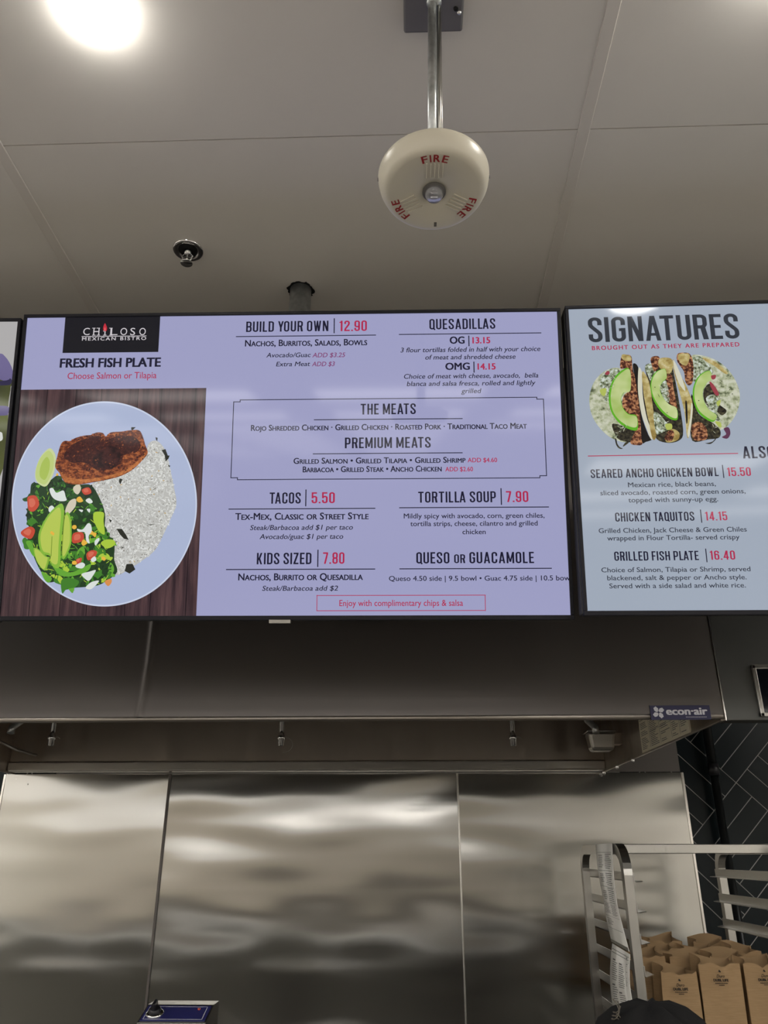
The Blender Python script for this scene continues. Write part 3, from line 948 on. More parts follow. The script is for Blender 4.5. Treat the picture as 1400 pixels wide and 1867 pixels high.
    s.cond(mb, 'QUESO', 758.9, 819.4, 1027.4, 20.6, 0); s.cond(mb, 'OR', 828, 848, 1026.8, 16, 0); s.cond(mb, 'GUACAMOLE', 855.8, 973.6, 1027, 20.6, 0)
    s.line(mb, 729, 1037, 1005, 1036.4, 1.7, 0)
    s.type(mb, 'Queso 4.50 side | 9.5 bowl • Guac 4.75 side | 10.5 bow', 709, 1039.5, 1058.7, 9, 0)
    s.type(mb, 'FRESH FISH PLATE', 108.7, 293, 669.7, 16.8, 0, bold=0.035)
    s.type(mb, 'Choose Salmon or Tilapia', 123, 285.2, 690.5, 11.5, 1, bold=0.004)
    mb.build('menu_lettering', [INK, REDT, PLUM], s.root, True, normals=False)
    # logo block
    mb = MB()
    a, b, c, d = [s.clampx(s.loc(*p)) for p in ((119.6, 574), (292.6, 574), (288.6, 642), (114.3, 643.6))]
    xa, xb, yb_ = (a.x + d.x) / 2, (b.x + c.x) / 2, (c.y + d.y) / 2
    mb.face([(xa, yb_, .0006), (xb, yb_, .0006), (xb, SH / 2, .0006), (xa, SH / 2, .0006)], 0)

    def T(ch, x0, x1, y, cap, mi, **kw):
        u0, u1, v, cc = s.span(x0, x1, y, cap)
        put_type(mb, ch, u0, u1, v, cc, 0.001, mi, **kw)
    sc = lambda x: x / 3.219
    for ch, x0, x1 in (('C', 488, 526), ('H', 547, 583), ('L', 647, 690), ('O', 706, 746), ('S', 764, 793), ('O', 817, 855)):
        T(ch, sc(x0), sc(x1), 611.3, 13, 1)
        if ch in 'HL':
            for xc in ((x0 + 5, x1 - 5) if ch == 'H' else (x0 + 5,)):
                for yy in (611.3, 598.6):
                    s.line(mb, sc(xc - 8), yy, sc(xc + 8), yy, 1.2, 1, 0.001)
    T('I', sc(613), sc(619), 611.3, 7.5, 1)
    s.line(mb, sc(608), 611.3, sc(624), 611.3, 1.2, 1, 0.001); s.line(mb, sc(608), 604, sc(616), 604, 1.2, 1, 0.001)
    s.line(mb, sc(482), 613.8, sc(858), 612.8, 1.3, 1, 0.001)
    T('MEXICAN BISTRO', sc(482), sc(858), 620.7, 6, 1, bold=0.02, spacing=1.3)
    s.shape(mb, [(sc(617), 589.6), (sc(629), 598.5), (sc(624), 604.0), (sc(611), 604.0), (sc(606), 598.5)], 2, 0.001)
    s.shape(mb, [(sc(617), 597), (sc(621), 601), (sc(617), 603.6), (sc(613), 601)], 3, 0.0013)
    mb.build('logo_block', [glow('logo black', 24, 24, 30), glow('logo white', 205, 200, 205), glow('chili red', 190, 45, 60), glow('chili glow', 225, 110, 110)], s.root, True, normals=False)


main_text()


def wood_picture():
    """the fish plate picture on the central screen"""
    s = main
    f = lambda x, y: (x / 3.59, 700 + y / 3.59)
    rnd = random.Random(7)
    wood = glow_noise('wood', [(0.2, rgb(28, 20, 26)), (0.45, rgb(60, 44, 48)), (0.6, rgb(82, 60, 62)), (0.85, rgb(104, 80, 80))], scale=(46, 2.2, 1), nscale=2.0, detail=6, rough=0.65)
    mb = MB()
    tl, tr, br = s.loc(36.7, 710.7), s.loc(377.4, 707.6), s.loc(356.6, 1121.6)
    x1 = (tr.x + br.x) / 2; y1 = (tl.y + tr.y) / 2
    mb.face([(-SW / 2, -SH / 2, .0006), (x1, -SH / 2, .0006), (x1, y1, .0006), (-SW / 2, y1, .0006)], 0)
    x = -SW / 2 + 0.06
    while x < x1 - 0.02:
        mb.face([(x, -SH / 2, .0008), (x + .0016, -SH / 2, .0008), (x + .0018, y1, .0008), (x, y1, .0008)], 1)
        x += rnd.uniform(0.05, 0.1)
    pic = mb.build('fish_plate_picture', [wood, glow('plank gap', 26, 19, 24)], s.root, True, normals=False)
    # plate
    mb = MB()
    ell = lambda k: [f(684 + 606 * k * math.cos(a * math.pi / 24), 786 + 671 * k * math.sin(a * math.pi / 24)) for a in range(48)]
    s.shape(mb, ell(1.0), 0, 0.001); s.shape(mb, ell(0.985), 1, 0.0012); 
    mb.build('plate_picture', [glow('plate rim', 196, 205, 226), glow('plate', 168, 179, 208)], s.root, True, normals=False)
    # rice
    mb = MB()
    rice = [(600, 660), (700, 620), (800, 590), (890, 550), (950, 470), (975, 390), (1030, 375), (1085, 440), (1115, 560), (1140, 680), (1155, 790), (1110, 900), (1060, 1010), (1010, 1095), (920, 1165), (850, 1210), (780, 1250), (740, 1230), (735, 1100), (690, 980), (655, 850), (630, 760)]
    s.shape(mb, rice, 0, 0.0014, f=f)

    def inside(p, poly):
        c = False; n = len(poly)
        for i in range(n):
            a, b = poly[i], poly[i - 1]
            if (a[1] > p[1]) != (b[1] > p[1]) and p[0] < (b[0] - a[0]) * (p[1] - a[1]) / (b[1] - a[1]) + a[0]:
                c = not c
        return c

    def scatter(poly, n):
        xs = [p[0] for p in poly]; ys = [p[1] for p in poly]; out = []
        while len(out) < n:
            p = (rnd.uniform(min(xs), max(xs)), rnd.uniform(min(ys), max(ys)))
            if inside(p, poly):
                out.append(p)
        return out

    def grain(p, L, w, ang, mi, z):
        c, sn = math.cos(ang), math.sin(ang)
        s.shape(mb, [(p[0] + a * c - b * sn, p[1] + a * sn + b * c) for a, b in ((-L, 0), (-L * .5, w), (L * .5, w), (L, 0), (L * .5, -w), (-L * .5, -w))], mi, z, False, f)
    for p in scatter(rice, 1500):
        grain(p, rnd.uniform(8, 15), rnd.uniform(2.5, 4), rnd.uniform(0, math.pi), rnd.choice((1, 1, 2, 2, 2, 3)), 0.0016 + rnd.random() * 0.0003)
    for p in scatter(rice, 230):
        grain(p, rnd.uniform(4, 8), 1.4, rnd.uniform(0, math.pi), 4, 0.002)
    for p in scatter(rice, 26):
        grain(p, rnd.uniform(4, 9), 3, rnd.uniform(0, math.pi), 6, 0.002)
    for bl in ([(1060, 435), (1085, 428), (1100, 470), (1112, 470), (1105, 490), (1085, 510), (1080, 470)], [(1020, 350), (1034, 355), (1030, 378), (1022, 365)], [(765, 950), (800, 950), (825, 985), (845, 1022), (815, 1015), (790, 990)], [(830, 1180), (870, 1178), (888, 1215), (850, 1242), (818, 1225)], [(785, 620), (805, 625), (790, 660), (780, 640)], [(862, 285), (890, 285), (870, 305), (860, 300)], [(715, 885), (735, 895), (725, 910)], [(1100, 530), (1118, 538), (1108, 546)], [(790, 1055), (800, 1070), (820, 1068), (800, 1078)], [(950, 905), (980, 922), (1018, 918), (985, 928)]):
        s.shape(mb, bl, 5, 0.0022, False, f)
    mb.build('rice_picture', [glow('rice shade', 182, 182, 178), glow('rice', 210, 211, 206), glow('rice light', 198, 199, 196), glow('rice white', 222, 223, 221), glow('rice gap', 92, 86, 76), glow('herb', 38, 40, 34), glow('rice gold', 190, 160, 105)], s.root, True, normals=False)
    # salad
    mb = MB()
    sal = [(215, 650), (300, 655), (380, 600), (430, 645), (520, 660), (600, 665), (655, 750), (690, 850), (692, 960), (750, 1040), (750, 1150), (770, 1230), (700, 1290), (640, 1320), (560, 1330), (490, 1335), (425, 1345), (400, 1290), (325, 1300), (290, 1260), (250, 1190), (215, 1110), (180, 1040), (200, 960), (178, 890), (185, 800), (200, 720)]
    s.shape(mb, sal, 0, 0.0024, f=f)

    def leaf(p, r, mi, z, n=9, el=1.0):
        a0 = rnd.uniform(0, 6.28)
        pts = []
        for k in range(n):
            rr = r * rnd.uniform(0.55, 1.15); a = k * 6.283 / n
            x, y = rr * math.cos(a), rr * math.sin(a) * el
            pts.append((p[0] + x * math.cos(a0) - y * math.sin(a0), p[1] + x * math.sin(a0) + y * math.cos(a0)))
        s.shape(mb, pts, mi, z, True, f)
    for p in scatter(sal, 120):
        low = p[1] > 1000
        leaf(p, rnd.uniform(18, 46), rnd.choice((1, 2, 2, 3, 4) if low else (0, 1, 1, 5, 2)), 0.0026 + rnd.random() * 0.0008, 9, rnd.uniform(0.4, 0.9))
    for p in scatter(sal, 260):
        leaf(p, rnd.uniform(7, 18), rnd.choice((2, 2, 3, 1, 0, 5, 4 if p[1] > 1000 else 2)), 0.0034 + rnd.random() * 0.0003, 8, rnd.uniform(0.3, 0.8))
    for p in scatter(sal, 150):
        grain(p, rnd.uniform(10, 26), 2.2, rnd.uniform(0, math.pi), rnd.choice((3, 5, 5, 4)), 0.0036)
    for pts, mi in (([(620, 845), (660, 838), (685, 850), (682, 900), (690, 985), (655, 970), (630, 925), (615, 890)], 4),
                    ([(665, 1040), (700, 1020), (750, 1025), (755, 1055), (710, 1078), (675, 1060)], 4),
                    ([(340, 1170), (400, 1210), (470, 1235), (560, 1195), (600, 1180), (580, 1225), (500, 1255), (430, 1262), (380, 1240)], 3),
                    ([(405, 1290), (450, 1270), (520, 1290), (500, 1330), (440, 1345), (412, 1372)], 2),
                    ([(175, 1035), (205, 1030), (225, 1070), (235, 1130), (215, 1120), (190, 1070)], 3),
                    ([(275, 1230), (310, 1245), (345, 1275), (322, 1302), (295, 1280)], 3)):
        s.shape(mb, pts, mi, 0.0038, True, f)
    for pts in ([(190, 740), (240, 735), (262, 790), (230, 835), (195, 830), (185, 780)], [(143, 970), (200, 935), (235, 960), (210, 1015), (160, 1000)], [(485, 980), (545, 975), (552, 1020), (515, 1042), (478, 1038)], [(540, 695), (585, 680), (602, 715), (560, 728)], [(572, 1112), (605, 1090), (640, 1100), (622, 1140), (580, 1155)], [(505, 1150), (540, 1140), (530, 1175), (505, 1175)]):
        s.shape(mb, pts, 6, 0.004, True, f)
        cx = sum(p[0] for p in pts) / len(pts); cyy = sum(p[1] for p in pts) / len(pts)
        s.shape(mb, [(cx + (p[0] - cx) * .55 - 4, cyy + (p[1] - cyy) * .55 - 4) for p in pts], 7, 0.0042, True, f)
    for x, y, r in ((525, 760, 22), (490, 940, 20), (602, 972, 18), (622, 988, 18), (556, 1042, 22), (682, 1143, 15), (492, 1170, 18), (380, 598, 10)):
        leaf((x, y), r, 8, 0.0042, 7, 0.9)
    s.shape(mb, [(690, 1295), (730, 1275), (735, 1300), (712, 1325)], 9, 0.0042, True, f)
    for pts in ([(330, 690), (352, 685), (375, 715), (420, 700), (435, 740), (440, 765), (400, 770), (360, 755), (338, 725)], [(328, 808), (350, 800), (375, 840), (350, 852), (325, 835)], [(510, 950), (545, 955), (580, 915), (600, 925), (605, 965), (585, 1000), (592, 1045), (570, 1030), (560, 975), (520, 970)], [(500, 1190), (540, 1170), (562, 1185), (545, 1208), (510, 1205)], [(540, 1245), (590, 1230), (632, 1220), (610, 1262), (585, 1290), (555, 1270)], [(565, 1335), (600, 1300), (650, 1288), (640, 1310), (600, 1345)], [(565, 765), (590, 750), (612, 775), (590, 785)], [(572, 822), (595, 822), (590, 845)], [(520, 825), (548, 828), (540, 842)], [(600, 1150), (625, 1130), (635, 1155), (610, 1168)], [(625, 1030), (650, 1010), (655, 1025), (630, 1060)]):
        s.shape(mb, pts, 10, 0.0043, True, f)
    for pts in ([(432, 830), (460, 770), (500, 755), (500, 800), (470, 840), (445, 860)], [(485, 680), (520, 658), (535, 690), (515, 725), (490, 710)]):
        s.shape(mb, pts, 11, 0.0041, True, f)
    # avocado fan and lime wedge
    for pts in ([(405, 785), (425, 830), (415, 950), (405, 1060), (395, 1200), (345, 1190), (335, 1130), (280, 1110), (258, 1040), (262, 970), (300, 890), (345, 830)], [(432, 860), (455, 845), (472, 900), (474, 990), (468, 1060), (430, 1142), (412, 1130), (418, 1000)], [(225, 1080), (260, 1085), (310, 1130), (332, 1140), (310, 1215), (285, 1215), (245, 1160)]):
        s.shape(mb, pts, 12, 0.0044, True, f)
        cx = sum(p[0] for p in pts) / len(pts); cyy = sum(p[1] for p in pts) / len(pts)
        s.shape(mb, [(cx + (p[0] - cx) * .80 - 4, cyy + (p[1] - cyy) * .88) for p in pts], 13, 0.0046, True, f)
    for a, b in (((425, 830), (408, 1120)), ((345, 1000), (338, 1130)), ((330, 1140), (310, 1210))):
        s.shape(mb, [a, (a[0] + 4, a[1]), (b[0] + 5, b[1]), b], 14, 0.0048, False, f)
    leaf((350, 980), 16, 8, 0.0048, 8, 0.8)
    lime = [(330, 425), (360, 450), (372, 490), (366, 560), (340, 630), (310, 672), (280, 670), (245, 640), (237, 590), (250, 530), (280, 470)]
    s.shape(mb, lime, 15, 0.005, True, f)
    s.shape(mb, [(300 + (x - 305) * .88, 555 + (y - 555) * .88) for x, y in lime], 16, 0.0052, True, f)
    s.shape(mb, [(300 + (x - 305) * .5, 560 + (y - 555) * .6) for x, y in lime], 17, 0.0054, True, f)
    G = glow
    mb.build('salad_picture', [G('leaf deep', 30, 58, 30), G('leaf dark', 40, 78, 36), G('leaf', 62, 122, 40), G('leaf bright', 98, 162, 52), G('leaf yellow', 166, 196, 62), G('leaf shadow', 24, 40, 26), G('tomato', 190, 72, 52), G('tomato light', 206, 104, 82), G('corn', 226, 176, 66), G('orange bit', 212, 140, 78), G('cheese', 214, 220, 216), G('onion', 205, 196, 176), G('avocado rim', 130, 178, 60), G('avocado', 178, 196, 84), G('avocado line', 112, 142, 44), G('lime skin', 196, 206, 150), G('lime flesh', 184, 200, 120), G('lime heart', 164, 186, 84)], s.root, True, normals=False)
    # salmon
    mb = MB()
    sm = [(368, 545), (384, 470), (405, 400), (430, 377), (465, 378), (500, 358), (560, 342), (600, 338), (640, 322), (680, 326), (698, 348), (730, 322), (800, 316), (855, 308), (915, 308), (940, 350), (955, 400), (972, 455), (940, 500), (880, 560), (800, 605), (700, 632), (600, 650), (520, 662), (440, 652), (410, 615), (395, 585)]
    s.shape(mb, sm, 0, 0.0054, True, f)
    fish = glow_noise('grilled fish', [(0.30, rgb(58, 22, 20)), (0.45, rgb(96, 44, 26)), (0.58, rgb(150, 80, 42)), (0.75, rgb(190, 120, 70))], scale=(1, 1.5, 1), nscale=120, detail=6)
    char = glow_noise('charred fish', [(0.35, rgb(36, 16, 18)), (0.55, rgb(66, 28, 24)), (0.72, rgb(120, 62, 42))], scale=(1, 1, 1), nscale=150, detail=6, rough=0.8)
    rim = glow_noise('fish edge', [(0.35, rgb(140, 72, 34)), (0.65, rgb(196, 122, 66))], nscale=120, detail=6)
    s.shape(mb, [(385, 560), (440, 610), (540, 628), (640, 618), (760, 592), (860, 545), (940, 480), (962, 455), (940, 500), (880, 556), (800, 600), (700, 628), (600, 645), (520, 656), (440, 645), (412, 612)], 2, 0.0058, True, f)
    s.shape(mb, [(425, 480), (470, 410), (560, 365), (650, 345), (700, 370), (780, 345), (880, 350), (925, 400), (900, 450), (820, 470), (790, 530), (720, 560), (650, 570), (560, 520), (480, 520)], 1, 0.0058, True, f)
    s.shape(mb, [(650, 450), (720, 410), (790, 440), (790, 500), (740, 560), (660, 555), (610, 510)], 3, 0.006, True, f)
    for p in scatter([(x, y) for x, y in sm], 420):
        e = ((p[0] - 690) / 235) ** 2 + ((p[1] - 460) / 120) ** 2
        r = rnd.uniform(2.5, 9)
        if 0.45 < e < 1.25:
            leaf(p, r, rnd.choice((1, 1, 0, 3)), 0.0062, 6, 0.6)
        elif e <= 0.45:
            leaf(p, r * 0.8, rnd.choice((0, 3, 3)), 0.0062, 6, 0.6)
        else:
            leaf(p, r * 0.7, rnd.choice((0, 2, 2)), 0.0062, 6, 0.6)
    mb.build('salmon_picture', [fish, char, rim, glow_noise('burnt fish', [(0.4, rgb(32, 14, 16)), (0.7, rgb(74, 36, 34))], nscale=70, detail=6)], s.root, True, normals=False)


wood_picture()
# small badge under the central screen
mb = MB(); a = main.loc(491, 1130); b = main.loc(530, 1130)
mb.box(a.x, -SH / 2 - 0.0165, -0.004, b.x, -SH / 2 - 0.0085, 0.0055, 0, 0.0008)
mb.build('badge', M_ALU, main.root, True)


def right_text():
    s = right; mb = MB()
    s.cond(mb, 'SIGNATURES', 1073.7, 1349.3, 620.9, 45.5, 3, gap=0.085)
    s.type(mb, 'BROUGHT OUT AS THEY ARE PREPARED', 1078.9, 1348.5, 635.2, 7.6, 1, bold=0.02, spacing=1.25)
    s.line(mb, 1072.4, 831.8, 1344.4, 826.6, 1.6, 1)
    s.cond(mb, 'ALSO', 1354.7, 1412, 835.5, 22, 0)
    s.cond(mb, 'SEARED ANCHO CHICKEN BOWL', 1077, 1310.4, 870, 15.9, 0); s.line(mb, 1318, 848.5, 1318, 870.8, 1.7, 0); s.cond(mb, '15.50', 1326.2, 1369.3, 868, 15.7, 1)
    s.type(mb, 'Mexican rice, black beans,', 1144.9, 1305, 887.3, 8.7, 2)
    s.type(mb, 'sliced avocado, roasted corn, green onions,', 1094.4, 1359.3, 901.4, 8.7, 2)
    s.type(mb, 'topped with sunny-up egg.', 1145.4, 1309.3, 915, 8.7, 2)
    s.cond(mb, 'CHICKEN TAQUITOS', 1121.8, 1266.2, 950.3, 16.4, 0); s.line(mb, 1277.9, 930, 1277.9, 952.2, 1.7, 0); s.cond(mb, '14.15', 1286, 1326.2, 948.9, 16, 1)
    s.type(mb, 'Grilled Chicken, Jack Cheese & Green Chiles', 1091.4, 1361.5, 970.6, 8.7, 2)
    s.type(mb, 'wrapped in Flour Tortilla- served crispy', 1106.9, 1348.4, 984.5, 8.7, 2)
    s.cond(mb, 'GRILLED FISH PLATE', 1120.2, 1274.3, 1021.9, 16.8, 0); s.line(mb, 1287.4, 1001.3, 1287.4, 1024.4, 1.7, 0); s.cond(mb, '16.40', 1294.7, 1340.6, 1020.5, 16.5, 1)
    s.type(mb, 'Choice of Salmon, Tilapia or Shrimp, served', 1096.3, 1368.3, 1042.6, 8.7, 2)
    s.type(mb, 'blackened, salt & pepper or Ancho style.', 1107, 1361.2, 1057.2, 8.7, 2)
    s.type(mb, 'Served with a side salad and white rice.', 1110.9, 1359.8, 1071.9, 8.7, 2)
    mb.build('menu_lettering', [INK, REDT, glow('slate text', 52, 56, 68), glow('heading grey', 50, 54, 62)], s.root, True, normals=False)


right_text()


def taco_picture():
    s = right; rnd = random.Random(3)
    f = lambda x, y: (1060 + x / 4.516, 630 + y / 4.516)
    mb = MB()
    tort = glow_noise('tortilla', [(0.34, rgb(84, 92, 66)), (0.45, rgb(164, 170, 138)), (0.60, rgb(198, 200, 180))], nscale=75, detail=6)
    shell = glow_noise('taco shell', [(0.35, rgb(140, 118, 62)), (0.55, rgb(184, 168, 110)), (0.75, rgb(212, 204, 170))], nscale=60, detail=4)
    meat = glow_noise('taco meat', [(0.36, rgb(40, 22, 19)), (0.48, rgb(98, 54, 38)), (0.60, rgb(186, 132, 92))], nscale=170, detail=6)
    dark = glow_noise('taco filling', [(0.4, rgb(28, 26, 22)), (0.6, rgb(66, 62, 46)), (0.75, rgb(128, 124, 88))], nscale=150, detail=6)
    avo = glow_noise('taco avocado', [(0.35, rgb(160, 184, 100)), (0.65, rgb(198, 208, 152))], nscale=18, detail=2)
    slaw = glow_noise('slaw', [(0.38, rgb(58, 66, 48)), (0.5, rgb(150, 160, 130)), (0.62, rgb(204, 212, 206))], nscale=140, detail=6)
    mats = [tort, shell, meat, dark, avo, slaw, glow('avocado skin', 92, 168, 36), glow('radish', 150, 62, 72), glow('onion purple', 92, 52, 78), glow('shell edge', 206, 204, 184), glow('lime bit', 172, 184, 90), glow('taco shadow', 26, 24, 22)]
    S = lambda pts, mi, z, sm=True: s.shape(mb, pts, mi, z, sm, f)
    # left taco
    S([(205, 205), (110, 290), (65, 420), (80, 560), (150, 680), (260, 770), (400, 795), (500, 700), (420, 300), (320, 190)], 0, .001)
    S([(170, 240), (230, 200), (310, 205), (300, 260), (250, 330), (230, 430), (190, 460), (190, 380), (150, 330)], 5, .0013)
    S([(250, 650), (330, 660), (400, 690), (460, 695), (490, 790), (420, 800), (350, 790), (290, 760)], 3, .0013)
    S([(330, 85), (370, 78), (410, 95), (420, 190), (455, 320), (470, 440), (490, 620), (505, 800), (450, 822), (400, 800), (440, 700), (430, 580), (370, 575), (335, 500), (345, 420), (390, 360), (380, 200), (318, 190)], 2, .0016)
    S([(420, 160), (465, 180), (470, 330), (490, 560), (550, 740), (580, 775), (530, 795), (495, 790), (480, 560), (450, 330)], 11, .0018)
    av = [(392, 195), (310, 222), (250, 300), (222, 420), (240, 540), (300, 632), (380, 688), (458, 696), (452, 582), (385, 565), (338, 510), (325, 440), (348, 392), (402, 368)]
    S(av, 6, .002); S([(396, 203), (322, 232), (262, 308), (238, 420), (254, 535), (308, 615), (385, 666), (452, 672), (450, 590), (380, 568), (335, 512), (322, 440), (345, 390), (400, 372)], 4, .0022)
    S([(330, 80), (370, 78), (405, 95), (400, 130), (340, 120)], 1, .0018)
    # shells between the first two tacos
    S([(470, 185), (496, 230), (500, 400), (540, 600), (580, 745), (570, 775), (535, 690), (490, 560), (465, 400), (462, 280)], 9, .0024)
    S([(496, 225), (530, 250), (560, 330), (580, 470), (612, 735), (582, 770), (545, 600), (508, 420)], 1, .0025)
    S([(498, 300), (508, 400), (540, 580), (560, 660), (536, 600), (505, 440)], 11, .0027)
    # middle taco
    S([(520, 180), (560, 150), (600, 165), (640, 110), (735, 112), (752, 200), (790, 400), (835, 700), (800, 785), (690, 802), (600, 745), (575, 520), (545, 300)], 3, .0019)
    S([(520, 180), (570, 150), (610, 190), (600, 260), (570, 300), (545, 250)], 5, .0026)
    S([(570, 105), (610, 90), (640, 105), (635, 170), (600, 220), (570, 150)], 2, .0027)
    S([(640, 112), (735, 112), (748, 190), (720, 240), (690, 230), (635, 180)], 1, .0028)
    S([(690, 240), (740, 250), (755, 360), (785, 520), (740, 500), (705, 440), (700, 320)], 2, .0028)
    S([(650, 310), (690, 290), (715, 380), (720, 470), (670, 440), (648, 370)], 5, .0028)
    S([(590, 560), (640, 570), (690, 630), (740, 680), (700, 700), (640, 730), (610, 720)], 5, .0028)
    S([(690, 740), (740, 690), (800, 720), (790, 780), (700, 800)], 1, .0028)
    S([(680, 770), (720, 700), (760, 720), (740, 790)], 2, .0029)
    av2 = [(672, 195), (600, 230), (565, 320), (580, 430), (640, 535), (720, 605), (786, 614), (780, 520), (720, 490), (668, 430), (645, 372), (660, 312), (698, 272), (692, 212)]
    S(av2, 6, .003); S([(672, 198), (608, 232), (572, 320), (590, 425), (650, 522), (725, 588), (782, 600), (778, 520), (718, 488), (666, 430), (643, 372), (658, 310), (697, 270), (690, 214)], 4, .0032)
    # shells between the middle and right tacos
    S([(748, 120), (775, 160), (800, 230), (860, 340), (912, 490), (902, 640), (880, 758), (862, 740), (845, 560), (800, 380), (757, 220)], 1, .0033)
    S([(752, 125), (785, 180), (830, 290), (850, 380), (800, 320), (765, 220)], 9, .0035)
    S([(850, 470), (865, 480), (870, 620), (858, 640)], 11, .0035)
    S([(900, 480), (912, 520), (895, 690), (880, 758), (868, 730), (890, 600)], 9, .0036)
    # right taco
    S([(900, 88), (1020, 90), (1150, 150), (1250, 260), (1302, 400), (1282, 540), (1210, 655), (1120, 700), (1040, 640), (960, 400), (920, 220)], 0, .0012)
    S([(1000, 100), (1100, 135), (1200, 220), (1180, 235), (1090, 170), (1010, 125)], 1, .0014)
    S([(905, 400), (960, 560), (1080, 640), (1140, 700), (1130, 760), (1040, 775), (910, 785), (895, 600)], 3, .0014)
    S([(910, 120), (970, 90), (1060, 180), (1080, 230), (1000, 260), (930, 300), (890, 260)], 5, .0016)
    S([(785, 78), (830, 65), (890, 78), (915, 160), (912, 300), (880, 335), (850, 300), (838, 220), (785, 140)], 2, .0038)
    S([(790, 85), (850, 70), (888, 90), (860, 170), (810, 150)], 1, .0039)
    S([(1000, 380), (1050, 320), (1110, 400), (1120, 480), (1190, 540), (1150, 580), (1100, 540), (1060, 520), (1010, 470)], 3, .0036)
    S([(1020, 440), (1080, 410), (1130, 470), (1110, 560), (1140, 620), (1090, 610), (1050, 520)], 5, .0037)
    av3 = [(1052, 213), (968, 248), (918, 340), (913, 440), (948, 545), (1010, 606), (1080, 634), (1108, 580), (1040, 530), (1000, 450), (995, 380), (1030, 310), (1066, 280)]
    S(av3, 6, .0039); S([(1052, 217), (976, 252), (930, 340), (926, 440), (960, 535), (1018, 590), (1082, 622), (1108, 582), (1038, 530), (998, 450), (993, 380), (1029, 310), (1066, 282)], 4, .0041)
    S([(1048, 305), (1075, 320), (1110, 370), (1126, 412), (1100, 415), (1065, 360)], 7, .0042)
    S([(1062, 255), (1100, 250), (1095, 280), (1070, 285)], 7, .0042)
    S([(1108, 470), (1140, 455), (1130, 500), (1112, 500)], 10, .0042); S([(1095, 630), (1140, 640), (1145, 680), (1115, 665)], 10, .0042); S([(685, 655), (735, 650), (740, 690), (700, 700)], 10, .0042); S([(150, 370), (200, 360), (190, 420), (160, 410)], 10, .0042)
    S([(905, 660), (960, 635), (1005, 660), (1032, 720), (1020, 778), (930, 785), (905, 740)], 2, .0042)
    S([(1165, 690), (1205, 680), (1220, 730), (1195, 772), (1150, 760), (1185, 735)], 8, .0042)
    S([(190, 235), (215, 215), (230, 235), (205, 250)], 7, .0042)
    for p in ((1215, 370), (1235, 405), (1150, 300), (640, 200), (700, 560), (600, 350), (960, 460), (1130, 430)):
        S([(p[0] - 5, p[1]), (p[0], p[1] - 4), (p[0] + 5, p[1]), (p[0], p[1] + 4)], 3, .0044)
    # thin lettuce curls along the lower edge
    for pts in ([(275, 770), (285, 820), (310, 850), (340, 850), (315, 838), (295, 810), (285, 770)], [(340, 835), (390, 800), (360, 800)], [(1015, 805), (1060, 812), (1100, 780), (1105, 760), (1080, 790), (1040, 803)]):
        S(pts, 3, .0012)
    for k in range(150):
        a = rnd.uniform(0, 6.28); L = rnd.uniform(8, 24)
        cx, cyy = rnd.choice(((220, 300), (200, 400), (330, 710), (660, 640), (980, 170), (1080, 500), (1070, 560), (670, 370), (1060, 700), (950, 240)))
        x = cx + rnd.uniform(-50, 50); y = cyy + rnd.uniform(-55, 55)
        d = (math.cos(a) * L, math.sin(a) * L); n = (-math.sin(a) * 2.2, math.cos(a) * 2.2)
        S([(x - d[0], y - d[1]), (x + n[0], y + n[1]), (x + d[0], y + d[1]), (x - n[0], y - n[1])], rnd.choice((5, 3, 0, 9)), .0037, False)
    mb.build('taco_picture', mats, s.root, True, normals=False)


taco_picture()


def left_picture():
    s = left; mb = MB()
    f = lambda x, y: (x / 3.225, 560 + y / 3.225)
    pur = glow_noise('purple blur', [(0.3, rgb(74, 66, 110)), (0.6, rgb(126, 118, 160)), (0.8, rgb(160, 152, 180))], nscale=4, detail=1)
    oliv = glow_noise('olive blur', [(0.3, rgb(44, 46, 34)), (0.6, rgb(86, 92, 44)), (0.85, rgb(128, 138, 66))], nscale=7, detail=1)
    L = -400
    S = lambda pts, mi, z: s.shape(mb, pts, mi, z, True, f)
    S([(L, 260), (-40, 270), (30, 290), (75, 370), (70, 440), (20, 450), (L, 430)], 0, .001)
    S([(L, 440), (40, 440), (64, 470), (52, 560), (46, 700), (30, 840), (0, 1000), (L, 1800)], 1, .0012)
    S([(L, 590), (-20, 580), (56, 592), (50, 625), (0, 640), (L, 640)], 0, .0014)
    S([(-60, 740), (5, 735), (17, 755), (12, 785), (-40, 790)], 2, .0014)
    S([(L, 430), (0, 436), (62, 420), (66, 452), (0, 462), (L, 460)], 3, .0016)
    mb.build('blurred_picture', [pur, oliv, glow('white dot', 208, 210, 206), glow('violet dark', 46, 42, 72)], s.root, True, normals=False)


left_picture()

